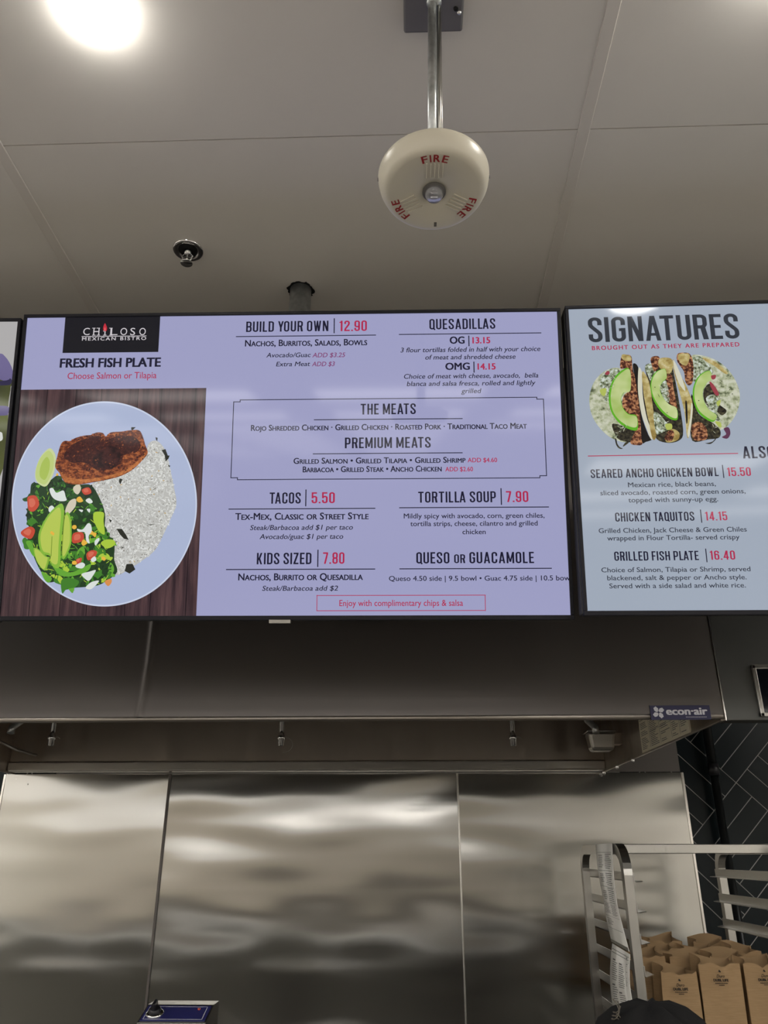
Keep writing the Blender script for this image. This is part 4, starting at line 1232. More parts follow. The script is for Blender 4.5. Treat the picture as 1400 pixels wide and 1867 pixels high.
# ceiling poles that carry the screens
for s, lab in ((main, 'grey pole through a rough hole in the ceiling, holding the central menu screen'), (right, 'grey ceiling pole hidden behind the right menu screen'), (left, 'grey ceiling pole hidden behind the left menu screen')):
    back = s.M @ Vector((0, -0.10, -0.058)); cx = s.M @ Vector((0, 0, 0))
    x = -0.2805 if s is main else cx.x + (0.12 if s is right else 0)
    y = max(1.668, back.y + 0.031)
    t = thing('screen_pole', lab, 'pole', (x, y, CEIL), group='poles behind the menu screens')
    mb = MB(); mb.tube([(x, y, CEIL + 0.03), (x, y, EYE + 0.60)], 0.0285, 28)
    mb.build('tube', M_GALV, t)
    mb = MB(); rnd = random.Random(5)
    ring = [(x + (0.030 + rnd.uniform(0.002, 0.010)) * math.cos(k * math.pi / 18), y + (0.030 + rnd.uniform(0.002, 0.010)) * math.sin(k * math.pi / 18), CEIL - 0.0012) for k in range(36)]
    mb.poly(ring); mb.build('hole_shade', M_HOLE_SHADE, t)  # flat dark disc painted as the shade in the ceiling cut
    m = s.M @ Vector((0, -0.06, -0.056))
    mb = MB(); mb.box(x - 0.05, m.y - 0.012, m.z - 0.07, x + 0.05, y - 0.02, m.z + 0.07, 0, 0.003)
    mb.build('mount_bracket', M_BLACK, t)


# ------------------------------------------------------------------ fire alarm speaker strobe
def build_alarm():
    c = Vector((0.0455, 0.886, EYE + 0.917))
    t = thing('fire_alarm', 'cream round fire alarm strobe hanging on a galvanised rod', 'fire alarm', c)
    tilt = Matrix.Translation(c) @ Matrix.Rotation(math.radians(-3), 4, 'X') @ Matrix.Scale(0.957, 4)
    mb = MB()
    mb.lathe([(0.0, 0.0018), (0.022, 0.0018), (0.024, 0.0), (0.070, -0.0008), (0.0745, 0.0), (0.0785, 0.0022), (0.0815, 0.006), (0.0860, 0.017), (0.0880, 0.028), (0.0885, 0.034), (0.086, 0.037), (0.0, 0.037)], 72, tilt)
    mb.build('housing', M_ALARM, t)
    mb = MB(); mb.lathe([(0.0, 0.0375), (0.072, 0.0375), (0.072, 0.044), (0.02, 0.046), (0.0, 0.046)], 48, tilt)
    mb.build('back_plate', M_ALARM, t)
    # the face is read from below: right = +X, up = -Y
    FACE = tilt @ Matrix(((1, 0, 0, 0), (0, -1, 0, 0), (0, 0, -1, -0.0004), (0, 0, 0, 1)))
    for base in (90, -30, 210):
        mb = MB()
        n = 4; widths = {'F': 0.0092, 'I': 0.0022, 'R': 0.0102, 'E': 0.0092}; gap = 0.0034
        total = sum(widths.values()) + 3 * gap; pos = -total / 2; R = 0.0572; H = 0.0128
        for ch in 'FIRE':
            w = widths[ch]; a = math.radians(base) - (pos + w / 2) / (R + H / 2)
            T = FACE @ Matrix.Rotation(a - math.pi / 2, 4, 'Z') @ Matrix.Translation((0, R, 0.0008))
            put_type(mb, ch, -w / 2, w / 2, 0, H, 0, 0, bold=0.028, M=T)
            pos += w + gap
        mb.build('fire_lettering', M_RED, t)
    for base in (90, -30, 210):
        for k in range(-2, 3):
            mb = MB()
            T = FACE @ Matrix.Rotation(math.radians(base - 90), 4, 'Z')
            mb.box(k * 0.0062 - 0.0011, 0.0285, -0.002, k * 0.0062 + 0.0011, 0.0545, 0.0019, 0, 0.0006, M=T)
            mb.build('rib', M_ALARM, t)
    mb = MB(); mb.lathe([(0.0, -0.0006), (0.0185, -0.0006), (0.0185, 0.003), (0.0, 0.003)], 32, tilt); mb.build('lens_well', mat('dark lens well', (0.10, 0.095, 0.085, 1), 0.4), t)
    mb = MB(); mb.lathe([(0.0145, 0.0), (0.0140, -0.007), (0.0115, -0.0125), (0.006, -0.0155), (0.0, -0.016)], 32, tilt)
    ln = mb.build('strobe_lens', M_LENS, t)
    mb = MB()
    mb.lathe([(0.0, -0.004), (0.004, -0.0045), (0.010, -0.001)], 20, tilt)
    mb.tube([tilt @ Vector((-0.005, 0, -0.009)), tilt @ Vector((0.005, 0, -0.009))], 0.0016, 8)
    mb.build('flash_reflector', M_CHROME, ln)
    mb = MB(); T = FACE @ Matrix.Translation((0.0035, -0.0645, 0))
    mb.box(-0.0022, -0.0045, -0.002, 0.0022, 0.0045, 0.0006, 0, M=T)
    mb.build('slot', mat('slot shade', (0.12, 0.11, 0.09, 1), 0.6), t)
    mb = MB(); mb.tube([tilt @ Vector((0.086, 0.0, 0.032)), tilt @ Vector((0.0895, 0.0, 0.032))], 0.003, 10); mb.build('side_screw', M_PLATE_BOX, t)
    mb = MB(); mb.tube([tilt @ Vector((-0.086, 0, 0.032)), tilt @ Vector((-0.0895, 0, 0.032))], 0.003, 10)
    mb.build('side_screw', M_PLATE_BOX, t)
    # rod and strut up to the junction box
    top = Vector((0.0535, 0.884, CEIL - 0.03))
    low = c + Vector((-0.002, 0.002, 0.043))
    mb = MB(); mb.tube([low, top], 0.0074, 20); mb.build('rod', M_GALV, t)
    off = Vector((0.0115, 0.004, 0))
    mb = MB(); mb.tube([low + off, top + off], 0.0036, 14); mb.tube([low + off + Vector((0.0045, 0.003, 0)), top + off + Vector((0.002, 0.003, 0))], 0.0022, 12)
    mb.build('wire_sleeve', M_ALU, t)
    bx0, bx1 = 0.0035, 0.1095
    by1 = 0.925; by0 = by1 - 0.105
    b = MB(); b.box(bx0, by0, CEIL - 0.028, bx1, by1 + 0.02, CEIL - 0.0005, 0, 0.004)
    jb = b.build('junction_box', M_PLATE_BOX, t)
    mb = MB(); q = atZ(831, 16, CEIL - 0.0285); mb.lathe([(0, -0.0008), (0.0042, -0.0008), (0.0042, 0)], 14, Matrix.Translation(q)); mb.build('knockout_shade', M_HOLE_SHADE, jb)  # knockout hole is a flat disc coloured as its inner shade
    mb = MB(); q = atZ(837, 23, CEIL - 0.0285); mb.lathe([(0, -0.004), (0.003, -0.0035), (0.0042, 0)], 14, Matrix.Translation(q)); mb.build('screw', M_CHROME, jb)
    mb = MB(); mb.lathe([(0.0, 0), (0.0125, 0), (0.0135, 0.006), (0.0135, 0.014), (0.0, 0.014)], 24, Matrix.Translation((top.x + 0.003, top.y, CEIL - 0.042))); mb.build('rod_collar', M_GALV, jb)


build_alarm()


# ------------------------------------------------------------------ sprinkler head
def build_sprinkler():
    p = atZ(343, 456, CEIL)
    t = thing('sprinkler_head', 'small chrome fire sprinkler head set in the ceiling', 'sprinkler', p)
    T = Matrix.Translation(p)
    mb = MB(); mb.lathe([(0.024, -0.001), (0.028, -0.004), (0.036, -0.004), (0.038, -0.001), (0.038, 0.0)], 40, T); mb.build('escutcheon', M_CHROME, t)
    mb = MB(); mb.lathe([(0.0, -0.0005), (0.026, -0.0005), (0.026, -0.002)], 32, T); mb.build('recess_shade', M_HOLE_SHADE, t)  # dark disc stands for the shade inside the escutcheon
    mb = MB(); mb.lathe([(0.009, 0.0), (0.009, -0.012), (0.006, -0.016), (0.0, -0.016)], 16, T)
    for sx in (-1, 1):
        mb.tube([p + Vector((sx * 0.008, 0, -0.008)), p + Vector((sx * 0.013, 0, -0.02)), p + Vector((sx * 0.009, 0, -0.032)), p + Vector((0, 0, -0.038))], 0.0022, 8)
    mb.build('frame_arms', M_CHROME, t)
    mb = MB(); mb.tube([p + Vector((0, 0, -0.014)), p + Vector((0, 0, -0.036))], 0.0022, 8); mb.build('glass_bulb', M_CHROME, t)
    mb = MB(); mb.lathe([(0.0, -0.038), (0.004, -0.038), (0.015, -0.041), (0.015, -0.042), (0.0, -0.040)], 18, T); mb.build('deflector', M_CHROME, t)


build_sprinkler()


# ------------------------------------------------------------------ ceiling lamps, then added fill panels
def make_lamp(x, y, label, m, group=None, k=1.0):
    t = thing('ceiling_lamp', label, 'lamp', (x, y, CEIL), group=group)
    T = Matrix.Translation((x, y, CEIL)) @ Matrix.Diagonal((k, k, 1, 1))
    mb = MB(); mb.lathe([(0.0, -0.0002), (0.070, -0.0002), (0.070, -0.003), (0.0, -0.003)], 40, T); mb.build('rim', M_TRIMW, t)
    mb = MB(); mb.lathe([(0.0725, -0.0004), (0.0725, -0.006), (0.070, -0.012), (0.064, -0.020), (0.046, -0.029), (0.024, -0.033), (0.0, -0.034)], 40, T); mb.build('dome_glass', m, t)
    return t


make_lamp(-0.550, 0.896, 'glowing dome lamp at the upper left of the ceiling', M_LAMP, 'ceiling lamps', 0.60)
make_lamp(0.672, 0.782, 'glowing dome lamp at the upper right, mirrored in the right menu screen', M_LAMP, 'ceiling lamps', 1.18)
proto = None
SPOTS = [(xx, yy) for yy in (-2.4, -4.1, -5.8, -7.5, -9.2, -10.9, -12.6, -14.3) for xx in (-3.3, -1.65, 0.0, 1.65, 3.3) if not (xx > 1 and yy < -7)]
SPOTS += [(xx, yy) for yy in (1.2, -0.6) for xx in (-3.1, 3.1)] + [(-3.2, -1.5)]
for xx, yy in SPOTS:  # unseen fill panels, added to lift the room light and reflections
    if True:
        if proto is None:
            proto = thing('fill_panel', 'unseen flat fill panel, added to light the ceiling and steel', 'lamp', (xx, yy, CEIL), group='added fill panels out of view')
            mb = MB()
            for q in ((-0.62, -0.32, 0.62, -0.30), (-0.62, 0.30, 0.62, 0.32), (-0.62, -0.30, -0.60, 0.30), (0.60, -0.30, 0.62, 0.30)):
                mb.box(xx + q[0], yy + q[1], CEIL - 0.012, xx + q[2], yy + q[3], CEIL - 0.0005)
            mb.build('frame', M_TRIMW, proto)
            mb = MB(); mb.box(xx - 0.60, yy - 0.30, CEIL - 0.009, xx + 0.60, yy + 0.30, CEIL - 0.0005); mb.build('diffuser', M_FILL, proto)
        else:
            r = proto.copy(); COL.objects.link(r); r.location = (xx, yy, CEIL)
            for ch in proto.children:
                c = ch.copy(); COL.objects.link(c); c.parent = r


# unseen counter, added to darken the lower reflections in the wall sheets
t = thing('added_counter', 'unseen counter, added for its reflection in the steel sheets', 'counter', (0, 0.72, 0))
mb = MB(); mb.box(-3.4, 0.45, 0.0, 3.4, 0.95, 1.12, 0, 0.01); mb.build('base', mat('grey counter front', (0.5, 0.49, 0.46, 1), 0.6), t)
mb = MB(); mb.box(-3.45, 0.38, 1.12, 3.45, 1.0, 1.16, 0, 0.006); mb.build('worktop', mat('dark stone worktop', (0.26, 0.26, 0.25, 1), 0.4), t)

# ------------------------------------------------------------------ tray rack
RY0, RY1, RXL, RXR = 2.50, 3.13, 0.608, 1.09     # near, far, left outer face, right inner face
RTOP = EYE + 0.032


def build_rack():
    t = thing('tray_rack', 'tall aluminium tray rack holding paper bags, right of centre', 'rack', ((RXL + RXR) / 2, (RY0 + RY1) / 2, 0))
    tw, th = 0.025, 0.030
    for xc in (RXL + tw / 2, RXR + tw / 2):
        r = 0.07; path = [(xc, RY1 - th / 2, 0.09)]
        path += [(xc, RY1 - th / 2 - r + r * math.cos(a), RTOP - th / 2 - r + r * math.sin(a)) for a in [k * math.pi / 16 for k in range(9)]]
        path += [(xc, RY0 + th / 2 + r + r * math.cos(a), RTOP - th / 2 - r + r * math.sin(a)) for a in [math.pi / 2 + k * math.pi / 16 for k in range(9)]]
        path += [(xc, RY0 + th / 2, 0.09)]
        mb = MB(); mb.sweep_rect(path, (1, 0, 0), tw, th)
        mb.box(xc - tw / 2, RY0 + th, 0.14, xc + tw / 2, RY1 - th, 0.17)
        mb.build('side_frame', M_ALU, t)
    mb = MB(); mb.box(RXL + tw, 2.615, EYE + 0.004, RXR, 2.645, EYE + 0.031, 0, 0.002); b = mb.build('top_crossbar', M_ALU, t)
    mb = MB(); mb.tube([(RXR - 0.004, 2.63, EYE + 0.003), (RXR + 0.001, 2.628, EYE + 0.017), (RXR - 0.004, 2.63, EYE + 0.032)], 0.006, 8); mb.build('weld', M_EDGE, b)
    mb = MB(); mb.box(RXL + tw, RY1 - 0.05, 0.14, RXR, RY1 - 0.025, 0.17); mb.build('lower_crossbar', M_ALU, t)
    mb = MB(); mb.box(RXL + tw, RY0 + 0.03, 0.14, RXR, RY0 + 0.055, 0.17); mb.build('lower_crossbar', M_ALU, t)
    for k in range(19):
        zt = EYE - 0.0455 - 0.0785 * k; zb = zt - 0.0255
        if zb < 0.2:
            break
        for s in (1, -1):
            x = RXL + tw if s > 0 else RXR
            mb = MB()
            xa, xb = (x, x + 0.0022) if s > 0 else (x - 0.0022, x)
            mb.box(xa, RY0 - 0.004, zb, xb, RY1 + 0.004, zt)
            xt = x + s * 0.034
            for zz in (zb, zb + 0.002):
                pass
            top = [(x, RY0 - 0.02, zb + .002), (xt, RY0 + 0.03, zb + .002), (xt, RY1 - 0.03, zb + .002), (x, RY1 + 0.02, zb + .002)]
            bot = [(a, b_, zb) for a, b_, c in top]
            mb.face(top); mb.face(bot[::-1])
            for i in range(4):
                j = (i + 1) % 4
                mb.face([top[i], bot[i], bot[j], top[j]])
            mb.build('tray_runner', M_ALU, t)
    for x in (RXL + tw / 2, RXR + tw / 2):
        for y in (RY0 + 0.02, RY1 - 0.02):
            mb = MB(); mb.tube([(x - 0.012, y, 0.05), (x + 0.012, y, 0.05)], 0.05, 20); mb.box(x - 0.017, y - 0.015, 0.04, x + 0.017, y + 0.015, 0.10); mb.build('caster', M_BLACK, t)
    return t


build_rack()
# sheet pan under the bags
PZ = EYE - 0.0455 - 0.0785 * 6 - 0.0255 + 0.0025
mb = MB()
mb.box(0.640, 2.512, PZ, 1.083, 3.118, PZ + 0.0015)
for q in ((0.640, 2.512, 1.083, 2.514), (0.640, 3.116, 1.083, 3.118), (0.640, 2.512, 0.642, 3.118), (1.081, 2.512, 1.083, 3.118)):
    mb.box(q[0], q[1], PZ, q[2], q[3], PZ + 0.022)
tag(mb.build('sheet_pan', M_ALU), 'aluminium sheet pan carrying the paper bags in the rack', 'tray')

# printed sheets hanging on the rack side
def hanging_sheet(rows, label, lines, extra, base=0.0):
    XP = RXL - 0.004
    t = thing('laminated_sheet', label, 'sheet', atX(*rows[0][0], XP), group='sheets hanging on the rack side')
    out = lambda i: XP - 0.055 * (i / (len(rows) - 1)) - base
    L = [atX(*r[0], out(i)) for i, r in enumerate(rows)]; Rr = [atX(*r[1], out(i)) for i, r in enumerate(rows)]
    mb = MB()
    n = 10

    def surf(a, k):
        i = min(int(k * (len(rows) - 1)), len(rows) - 2); f = k * (len(rows) - 1) - i
        l = L[i].lerp(L[i + 1], f); r = Rr[i].lerp(Rr[i + 1], f)
        p = l.lerp(r, a); p.x -= 0.012 * math.sin(k * math.pi) + 0.001
        return p
    vs = [[[mb.bm.verts.new(surf(a / 3, k / n) + Vector((dx, 0, 0))) for a in range(4)] for k in range(n + 1)] for dx in (0, 0.0012)]
    for s in vs:
        for k in range(n):
            for a in range(3):
                f = mb.bm.faces.new((s[k][a], s[k][a + 1], s[k + 1][a + 1], s[k + 1][a])); f.smooth = True
    for k in range(n):
        for a in (0, 3):
            mb.bm.faces.new((vs[0][k][a], vs[0][k + 1][a], vs[1][k + 1][a], vs[1][k][a]))
    mb.build('sheet', M_PAPER, t)
    mb = MB()
    for a0, a1, k0, k1 in lines:
        seg = 2
        for q in range(seg):
            u0, u1 = a0 + (a1 - a0) * q / seg, a0 + (a1 - a0) * (q + 1) / seg
            mb.face([surf(u, k) + Vector((-0.0006, 0, 0)) for u, k in ((u0, k0), (u1, k0), (u1, k1), (u0, k1))])
    mb.build('print', M_GREYINK, t)
    if extra:
        mb = MB()
        mb.face([surf(u, k) + Vector((-0.0008, 0, 0)) for u, k in ((0, 0.965), (1, 0.965), (1, 1), (0, 1))])
        mb.build('lower_band', mat('grey band', (0.2, 0.19, 0.16, 1), 0.5), t)


rnd = random.Random(11)
ln = []
for a, b, g0, g1 in ((0.12, 0.45, 0.10, 0.21), (0.52, 0.92, 0.09, 0.21), (0.12, 0.45, 0.26, 0.34), (0.5, 0.92, 0.25, 0.36), (0.12, 0.45, 0.41, 0.48), (0.5, 0.92, 0.38, 0.50), (0.12, 0.48, 0.53, 0.65), (0.52, 0.92, 0.53, 0.67), (0.12, 0.5, 0.72, 0.80)):
    g = g0
    while g < g1:
        ln.append((a + rnd.uniform(0, .05), b - rnd.uniform(0, 0.12), g, g + 0.0055)); g += 0.0165
for g in (0.075, 0.23, 0.37, 0.515, 0.69, 0.83):
    ln.append((0.06, 0.94, g, g + 0.003))
hanging_sheet([((1086, 1539), (1116, 1537.5)), ((1095.5, 1590), (1124, 1593)), ((1108, 1640), (1133.5, 1650)), ((1111, 1675), (1140.5, 1686)), ((1115.5, 1717), (1147.5, 1735))],
              'upper white printed sheet draped over the rack top rail', ln, True)
ln = []
for a, b, g0, g1 in ((0.14, 0.42, 0.20, 0.42), (0.48, 0.78, 0.22, 0.50), (0.14, 0.42, 0.50, 0.70), (0.46, 0.74, 0.58, 0.72), (0.16, 0.42, 0.76, 0.90), (0.46, 0.72, 0.78, 0.92), (0.84, 0.95, 0.1, 0.45)):
    ln.append((a, a + (b - a) * 0.5, g0 - 0.035, g0 - 0.015))
    g = g0
    while g < g1:
        ln.append((a, b - rnd.uniform(0, 0.1), g, g + 0.009)); g += 0.026
for g in (0.05, 0.09):
    ln.append((0.05, 0.96, g, g + 0.008))
ln.append((0.05, 0.065, 0.05, 0.98)); ln.append((0.945, 0.955, 0.12, 0.98))
hanging_sheet([((1116.6, 1720), (1148.7, 1740)), ((1119, 1770), (1155, 1785)), ((1122.7, 1824.8), (1161.7, 1830)), ((1125, 1862), (1168, 1872))],
              'lower white printed sheet with a dark border, above the black cap', ln, False, 0.008)


# ------------------------------------------------------------------ paper bags
def make_bag(x, y, h, rot, label, logo, seed, w=0.114, d=0.076):
    rnd = random.Random(seed)
    z0 = PZ + 0.002
    Mx = Matrix.Translation((x, y + d / 2, z0)) @ Matrix.Rotation(rot, 4, 'Z')
    t = thing('paper_bag', label, 'paper bag', M=Mx, group='brown paper bags in the rack')
    mb = MB()
    nz, nx, ny = 10, 8, 4
    flare = rnd.uniform(-0.004, 0.004)
    lean = rnd.uniform(-0.006, 0.006)

    def pt(k, a, side):
        """k up 0..1; a across 0..1; side f,b,l,r"""
        g = k ** 2
        wob = 0.0035 * math.sin(a * 5 + seed + k * 3) * k
        hw = w / 2 * (1 - 0.03 * k) + flare * g; hd = d / 2 * (1 + 0.05 * math.sin(k * 3))
        pinch = 0.018 * k * (0.4 + 0.6 * k)
        if side == 'f':
            p = Vector((-hw + 2 * hw * a, -hd - wob, k * hf(a)))
        elif side == 'b':
            p = Vector((hw - 2 * hw * a, hd + wob, k * hb(1 - a)))
        elif side == 'r':
            p = Vector((hw - pinch * math.sin(a * math.pi), -hd + 2 * hd * a, k * (hf(1) * (1 - a) + hb(1) * a)))
        else:
            p = Vector((-hw + pinch * math.sin(a * math.pi), hd - 2 * hd * a, k * (hb(0) * (1 - a) + hf(0) * a)))
        p.x += lean * g
        return p
    jag = [rnd.uniform(-0.004, 0.003) for _ in range(9)]

    def hf(a):
        n = 0.012 * math.exp(-((a - 0.55) / 0.09) ** 2)
        i = min(int(a * 8), 7); fr = a * 8 - i
        return h - n + jag[i] * (1 - fr) + jag[i + 1] * fr

    def hb(a):
        return h + 0.012 + 0.008 * math.sin(a * 4 + seed)
    for inner in (0, 1):
        for side, na in (('f', nx), ('r', ny), ('b', nx), ('l', ny)):
            grid = []
            for k in range(nz + 1):
                row = []
                for a in range(na + 1):
                    p = pt(k / nz, a / na, side)
                    if inner:
                        p.x *= 0.985; p.y *= 0.98
                    row.append(mb.bm.verts.new(p))
                grid.append(row)
            for k in range(nz):
                for a in range(na):
                    f = mb.bm.faces.new((grid[k][a], grid[k][a + 1], grid[k + 1][a + 1], grid[k + 1][a])); f.material_index = inner; f.smooth = True
    mb.box(-w / 2, -d / 2, 0, w / 2, d / 2, 0.002, 0)
    bmesh.ops.remove_doubles(mb.bm, verts=mb.bm.verts[:], dist=0.00005)
    mb.build('paper', [M_BAG, M_BAGIN], t, True)
    if logo:
        FR = Matrix(((1, 0, 0, 0.002), (0, 0, -1, -d / 2 * 1.06 - 0.0046), (0, 1, 0, h - 0.066), (0, 0, 0, 1)))
        mb = MB()
        put_type(mb, 'DUBL LIFE', -0.021, 0.021, 0.022, 0.0065, 0, 0, bold=0.05, M=FR)
        put_type(mb, 'Duro', -0.011, 0.011, 0.0315, 0.0075, 0, 0, bold=0.01, italic=0.3, M=FR)
        mb.face([FR @ Vector(p) for p in ((-0.004, 0.0465, 0), (0.0005, 0.044, 0), (0.0035, 0.0455, 0), (-0.001, 0.051, 0))])
        for q, yv in ((0.017, 0.0165), (0.007, 0.012)):
            k = -q
            while k < q:
                mb.face([FR @ Vector(p) for p in ((k, yv, 0), (k + 0.0016, yv, 0), (k + 0.0016, yv + 0.0022, 0), (k, yv + 0.0022, 0))]); k += 0.0022
        mb.build('printed_logo', M_INK, t, True)


make_bag(0.7475, 2.590, 0.232, 0.03, 'brown paper bag at the left end of the front row, above the black cap', True, 1, 0.110)
make_bag(0.8640, 2.585, 0.255, -0.02, 'brown paper bag in the middle of the front row', True, 2)
make_bag(0.9850, 2.580, 0.257, 0.03, 'brown paper bag at the right end of the front row', True, 3)
make_bag(0.6995, 2.690, 0.262, 0.05, 'brown paper bag pressed against the left rack post, second row', False, 4)
make_bag(0.8165, 2.692, 0.258, -0.04, 'brown paper bag behind the gap between the left and middle front bags', False, 5)
make_bag(0.9330, 2.690, 0.262, 0.02, 'brown paper bag directly behind the middle front bag', False, 6)
make_bag(1.0260, 2.785, 0.270, 0.0, 'brown paper bag in the third row, nearest the right rack frame', False, 7, 0.10)
make_bag(0.7650, 2.795, 0.272, 0.08, 'brown paper bag in the third row, tall pointed top at the left', False, 8)
make_bag(0.8900, 2.795, 0.266, -0.06, 'brown paper bag in the third row centre, with a low crumpled top', False, 9)
make_bag(0.8100, 2.900, 0.284, 0.10, 'brown paper bag in the back row at the left, standing highest', False, 10)
make_bag(0.9600, 2.900, 0.280, -0.08, 'brown paper bag in the back row, below the rack far post', False, 12)


# ------------------------------------------------------------------ appliance with blue control panel
def build_appliance():
    a, b = atY(270, 1832, 2.36), atY(390, 1831, 2.36)
    zt = (a.z + b.z) / 2; x0, x1 = a.x, b.x
    c, d = atY(254, 1865, 2.28), atY(376, 1864, 2.28)
    zf = (c.z + d.z) / 2
    t = thing('cooking_appliance', 'steel appliance with a sloping blue control panel and black knob', 'appliance', ((x0 + x1) / 2, 2.36, 0))
    mb = MB()
    prof = [(2.36, zt), (2.28, zf), (2.28, zf - 0.12), (2.42, zf - 0.12), (2.42, zt)]
    L = [Vector((x0, y, z)) for y, z in prof]; R = [Vector((x1, y, z)) for y, z in prof]
    mb.poly(L); mb.poly(R)
    for i in range(5):
        j = (i + 1) % 5; mb.face([L[i], L[j], R[j], R[i]])
    mb.build('control_housing', M_ALU, t)
    u = (Vector((0, 2.36, zt)) - Vector((0, 2.28, zf))); hgt = u.length; u.normalize(); n = Vector((1, 0, 0)).cross(u)
    FR = Matrix(((1, u.x, n.x, x0), (0, u.y, n.y, 2.28), (0, u.z, n.z, zf), (0, 0, 0, 1)))
    w = x1 - x0
    mb = MB(); mb.box(0.004, 0.006, 0.0, w - 0.004, hgt - 0.008, 0.0015, M=FR); face = mb.build('control_panel', M_BLUEPANEL, t)
    mb = MB()
    for q in ((0.010, 0.011, w - 0.012, 0.0125), (0.010, hgt - 0.0145, w - 0.012, hgt - 0.013), (0.010, 0.011, 0.0115, hgt - 0.013), (w - 0.0135, 0.011, w - 0.012, hgt - 0.013)):
        mb.box(q[0], q[1], 0.001, q[2], q[3], 0.0018, M=FR)
    mb.build('border_line', M_LABELTXT, face)
    K = FR @ Matrix.Translation((0.033, hgt * 0.44, 0.0015))
    mb = MB(); mb.lathe([(0.0225, 0.0), (0.0225, 0.003), (0.018, 0.0055), (0.015, 0.0055)], 32, K); mb.build('knob_ring', M_CHROME, t)
    mb = MB(); mb.lathe([(0.0165, 0.002), (0.0155, 0.012), (0.012, 0.015), (0.0, 0.015)], 28, K)
    mb.box(-0.0045, -0.013, 0.010, 0.0045, 0.013, 0.030, 0, 0.002, M=K); mb.build('knob', M_BLACK, t)
    mb = MB(); mb.lathe([(0.004, 0), (0.004, 0.002), (0.0, 0.003)], 14, FR @ Matrix.Translation((w - 0.032, hgt * 0.70, 0.0015))); mb.build('indicator_light', M_REDLED, face)
    mb = MB(); mb.box(x0 - 0.10, 2.30, 0.12, x1 + 0.22, 2.90, 0.93, 0, 0.01); mb.box(x0 + 0.02, 2.34, 0.92, x1 - 0.02, 2.41, zf - 0.11); mb.build('body', M_HOOD, t)
    for x in (x0 - 0.06, x1 + 0.18):
        for y in (2.34, 2.86):
            mb = MB(); mb.tube([(x, y, 0), (x, y, 0.125)], 0.02, 12); mb.build('foot', M_CHROME, t)


build_appliance()


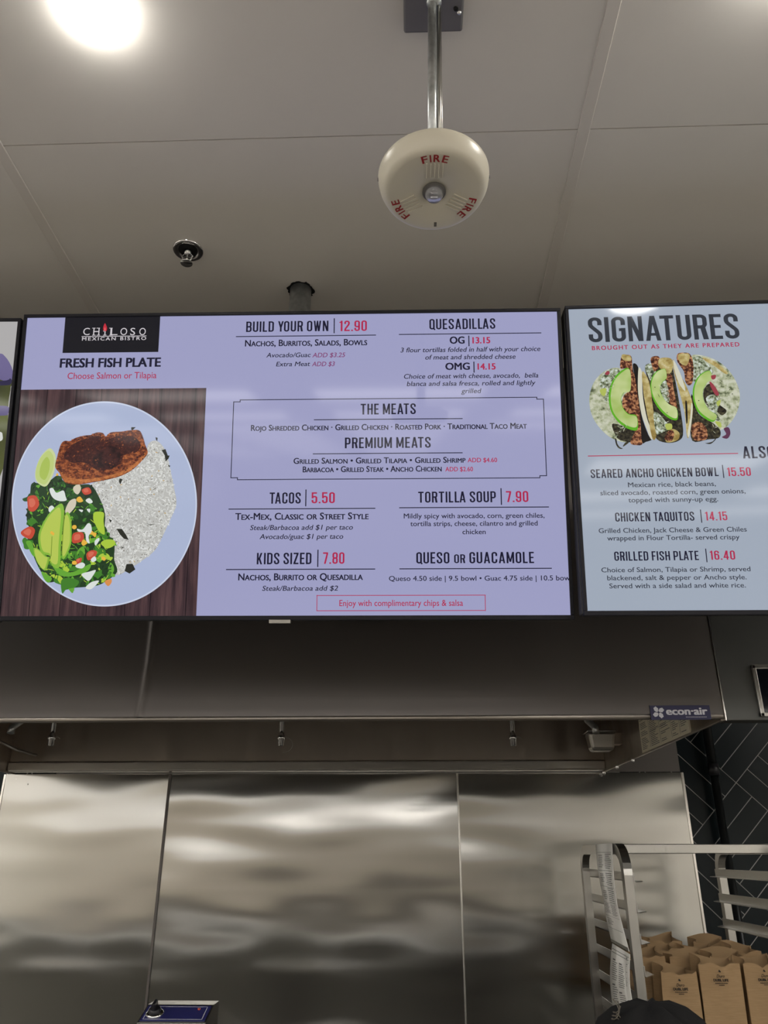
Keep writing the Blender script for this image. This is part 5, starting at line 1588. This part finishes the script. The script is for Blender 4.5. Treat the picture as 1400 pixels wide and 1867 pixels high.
# ------------------------------------------------------------------ the person in the black cap
def build_person():
    top = atY(1185, 1828, 1.32)
    cx, cyy, zt = top.x + 0.002, 1.32, top.z
    k = (zt - 0.012) / 1.66                    # body scale
    J = {}
    verts = []; edges = []; rad = []

    def v(x, y, z, r, parent=None):
        verts.append((cx + x * k, cyy + y * k, z * k)); rad.append((r[0] * k, r[1] * k) if isinstance(r, tuple) else (r * k, r * k))
        i = len(verts) - 1
        if parent is not None:
            edges.append((parent, i))
        return i
    pel = v(0, 0.02, 0.92, (0.15, 0.11))
    ab = v(0, 0.02, 1.08, (0.135, 0.10), pel); ch = v(0, 0.03, 1.26, (0.155, 0.11), ab); sh = v(0, 0.03, 1.36, (0.12, 0.08), ch)
    nk = v(0, 0.015, 1.43, 0.052, sh); hd0 = v(0, -0.005, 1.50, (0.066, 0.075), nk); hd1 = v(0, -0.002, 1.575, (0.076, 0.092), hd0); hd2 = v(0, 0.005, 1.625, (0.055, 0.065), hd1)
    v(0, -0.095, 1.525, 0.012, hd0)
    for s in (-1, 1):
        s0 = v(s * 0.16, 0.03, 1.34, 0.056, sh); e = v(s * 0.20, 0.04, 1.08, 0.042, s0); w = v(s * 0.17, -0.16, 0.95, 0.029, e)
        p = v(s * 0.155, -0.235, 0.935, (0.036, 0.018), w)
        for q, (dx, L) in enumerate(((-0.030, 0.066), (-0.010, 0.076), (0.010, 0.072), (0.029, 0.056))):
            m1 = v(s * 0.155 + dx, -0.285, 0.93, 0.009, p); m2 = v(s * 0.155 + dx, -0.285 - L * 0.55, 0.918, 0.008, m1); v(s * 0.155 + dx, -0.285 - L, 0.895, 0.007, m2)
        th = v(s * 0.115, -0.225, 0.925, 0.010, w); v(s * 0.100, -0.262, 0.915, 0.008, th)
        h = v(s * 0.085, 0.02, 0.86, 0.088, pel); kn = v(s * 0.09, 0.0, 0.48, 0.058, h); an = v(s * 0.09, 0.03, 0.085, 0.040, kn); v(s * 0.095, -0.13, 0.035, 0.036, an)
    me = bpy.data.meshes.new('person'); me.from_pydata(verts, edges, [])
    o = bpy.data.objects.new('person', me); COL.objects.link(o)
    sk = o.modifiers.new('skin', 'SKIN'); sk.use_smooth_shade = True
    for i, d in enumerate(me.skin_vertices[0].data):
        d.radius = rad[i]; d.use_root = (i == 0)
    sb = o.modifiers.new('sub', 'SUBSURF'); sb.levels = 2; sb.render_levels = 2
    dg = bpy.context.evaluated_depsgraph_get()
    em = bpy.data.meshes.new_from_object(o.evaluated_get(dg))
    bpy.data.objects.remove(o); em.name = 'person'
    em.materials.clear(); em.materials.append(M_SKIN); em.materials.append(M_SHIRT)
    for p in em.polygons:
        p.use_smooth = True
        z = p.center.z / k; x = abs(p.center.x - cx) / k; y = (p.center.y - cyy) / k
        p.material_index = 1 if (z < 1.40 and not (y < -0.10 and 0.85 < z < 1.0)) or z < 0.84 else 0
    o = bpy.data.objects.new('person', em); COL.objects.link(o)
    tag(o, 'person in a black cap, only the cap top showing at the bottom right', 'person')
    # cap: panelled crown, brim turned away to the far side
    H = Vector((cx, cyy + 0.005 * k, zt))
    mb = MB()
    prof = [(0.0, 0.0), (0.03, -0.0025), (0.055, -0.011), (0.076, -0.026), (0.090, -0.048), (0.097, -0.075), (0.099, -0.105), (0.099, -0.125), (0.096, -0.125)]
    seg = 48; rings = []
    for r, z in prof:
        rings.append([mb.bm.verts.new(H + Vector((r * math.cos(q * 2 * math.pi / seg) * (1.0 - 0.008 * (q % 8 == 0)), r * 1.12 * math.sin(q * 2 * math.pi / seg) * (1.0 - 0.008 * (q % 8 == 0)), z - 0.003 * (q % 8 == 0) * (r > 0.02) + 0.004 * math.sin(q * 0.9) * (0.02 < r < 0.09)))) for q in range(seg)])
    for a, b in zip(rings, rings[1:]):
        for q in range(seg):
            f = mb.bm.faces.new((a[q], a[(q + 1) % seg], b[(q + 1) % seg], b[q])); f.smooth = True
    bmesh.ops.remove_doubles(mb.bm, verts=mb.bm.verts[:], dist=0.0001)
    cap = mb.build('cap', M_CAP, o)
    mb = MB()
    n = 16; inn = []; out = []
    for q in range(n + 1):
        a = math.radians(200 + 140 * q / n)
        inn.append(H + Vector((0.097 * math.cos(a), 0.108 * math.sin(a), -0.118)))
        out.append(H + Vector((0.100 * math.cos(a), 0.108 * math.sin(a) - 0.07 * math.sin(math.pi * q / n), -0.128)))
    for q in range(n):
        mb.face([inn[q], inn[q + 1], out[q + 1], out[q]], 0, True)
        dz = Vector((0, 0, -0.003)); mb.face([inn[q] + dz, out[q] + dz, out[q + 1] + dz, inn[q + 1] + dz], 0, True); mb.face([out[q], out[q + 1], out[q + 1] + dz, out[q] + dz])
    mb.build('cap_brim', M_CAP, cap)
    # loose hair ends at the left of the cap
    mb = MB(); rnd = random.Random(9)
    for q in range(46):
        a = math.radians(rnd.uniform(20, 200)); r = 0.098
        p0 = H + Vector((r * math.cos(a), r * 1.1 * math.sin(a), -0.115 + rnd.uniform(-0.01, 0.005)))
        out_ = Vector((math.cos(a), math.sin(a), 0))
        pts = [p0 + out_ * (0.008 * math.sin(i * 1.1 + q)) + Vector((0, 0, -0.022 * i)) for i in range(6)]
        mb.tube(pts, [0.0042, 0.0045, 0.0042, 0.0036, 0.0028, 0.0012], 6)
    mb.build('hair', M_HAIR, o)
    mb = MB()
    b0 = atY(1128, 1836, 1.30)
    for q in range(3):
        pts = []
        for i in range(9):
            a = i * 0.75 + q
            pts.append(b0 + Vector((0.005 * math.sin(a) - 0.006 + q * 0.0015, 0.005 * math.cos(a * 1.3), 0.004 - i * 0.003 + 0.005 * math.cos(a))))
        mb.tube(pts, 0.0008, 6)
    mb.build('loose_curl', mat('pale curl', (0.10, 0.085, 0.065, 1), 0.5), o)


build_person()
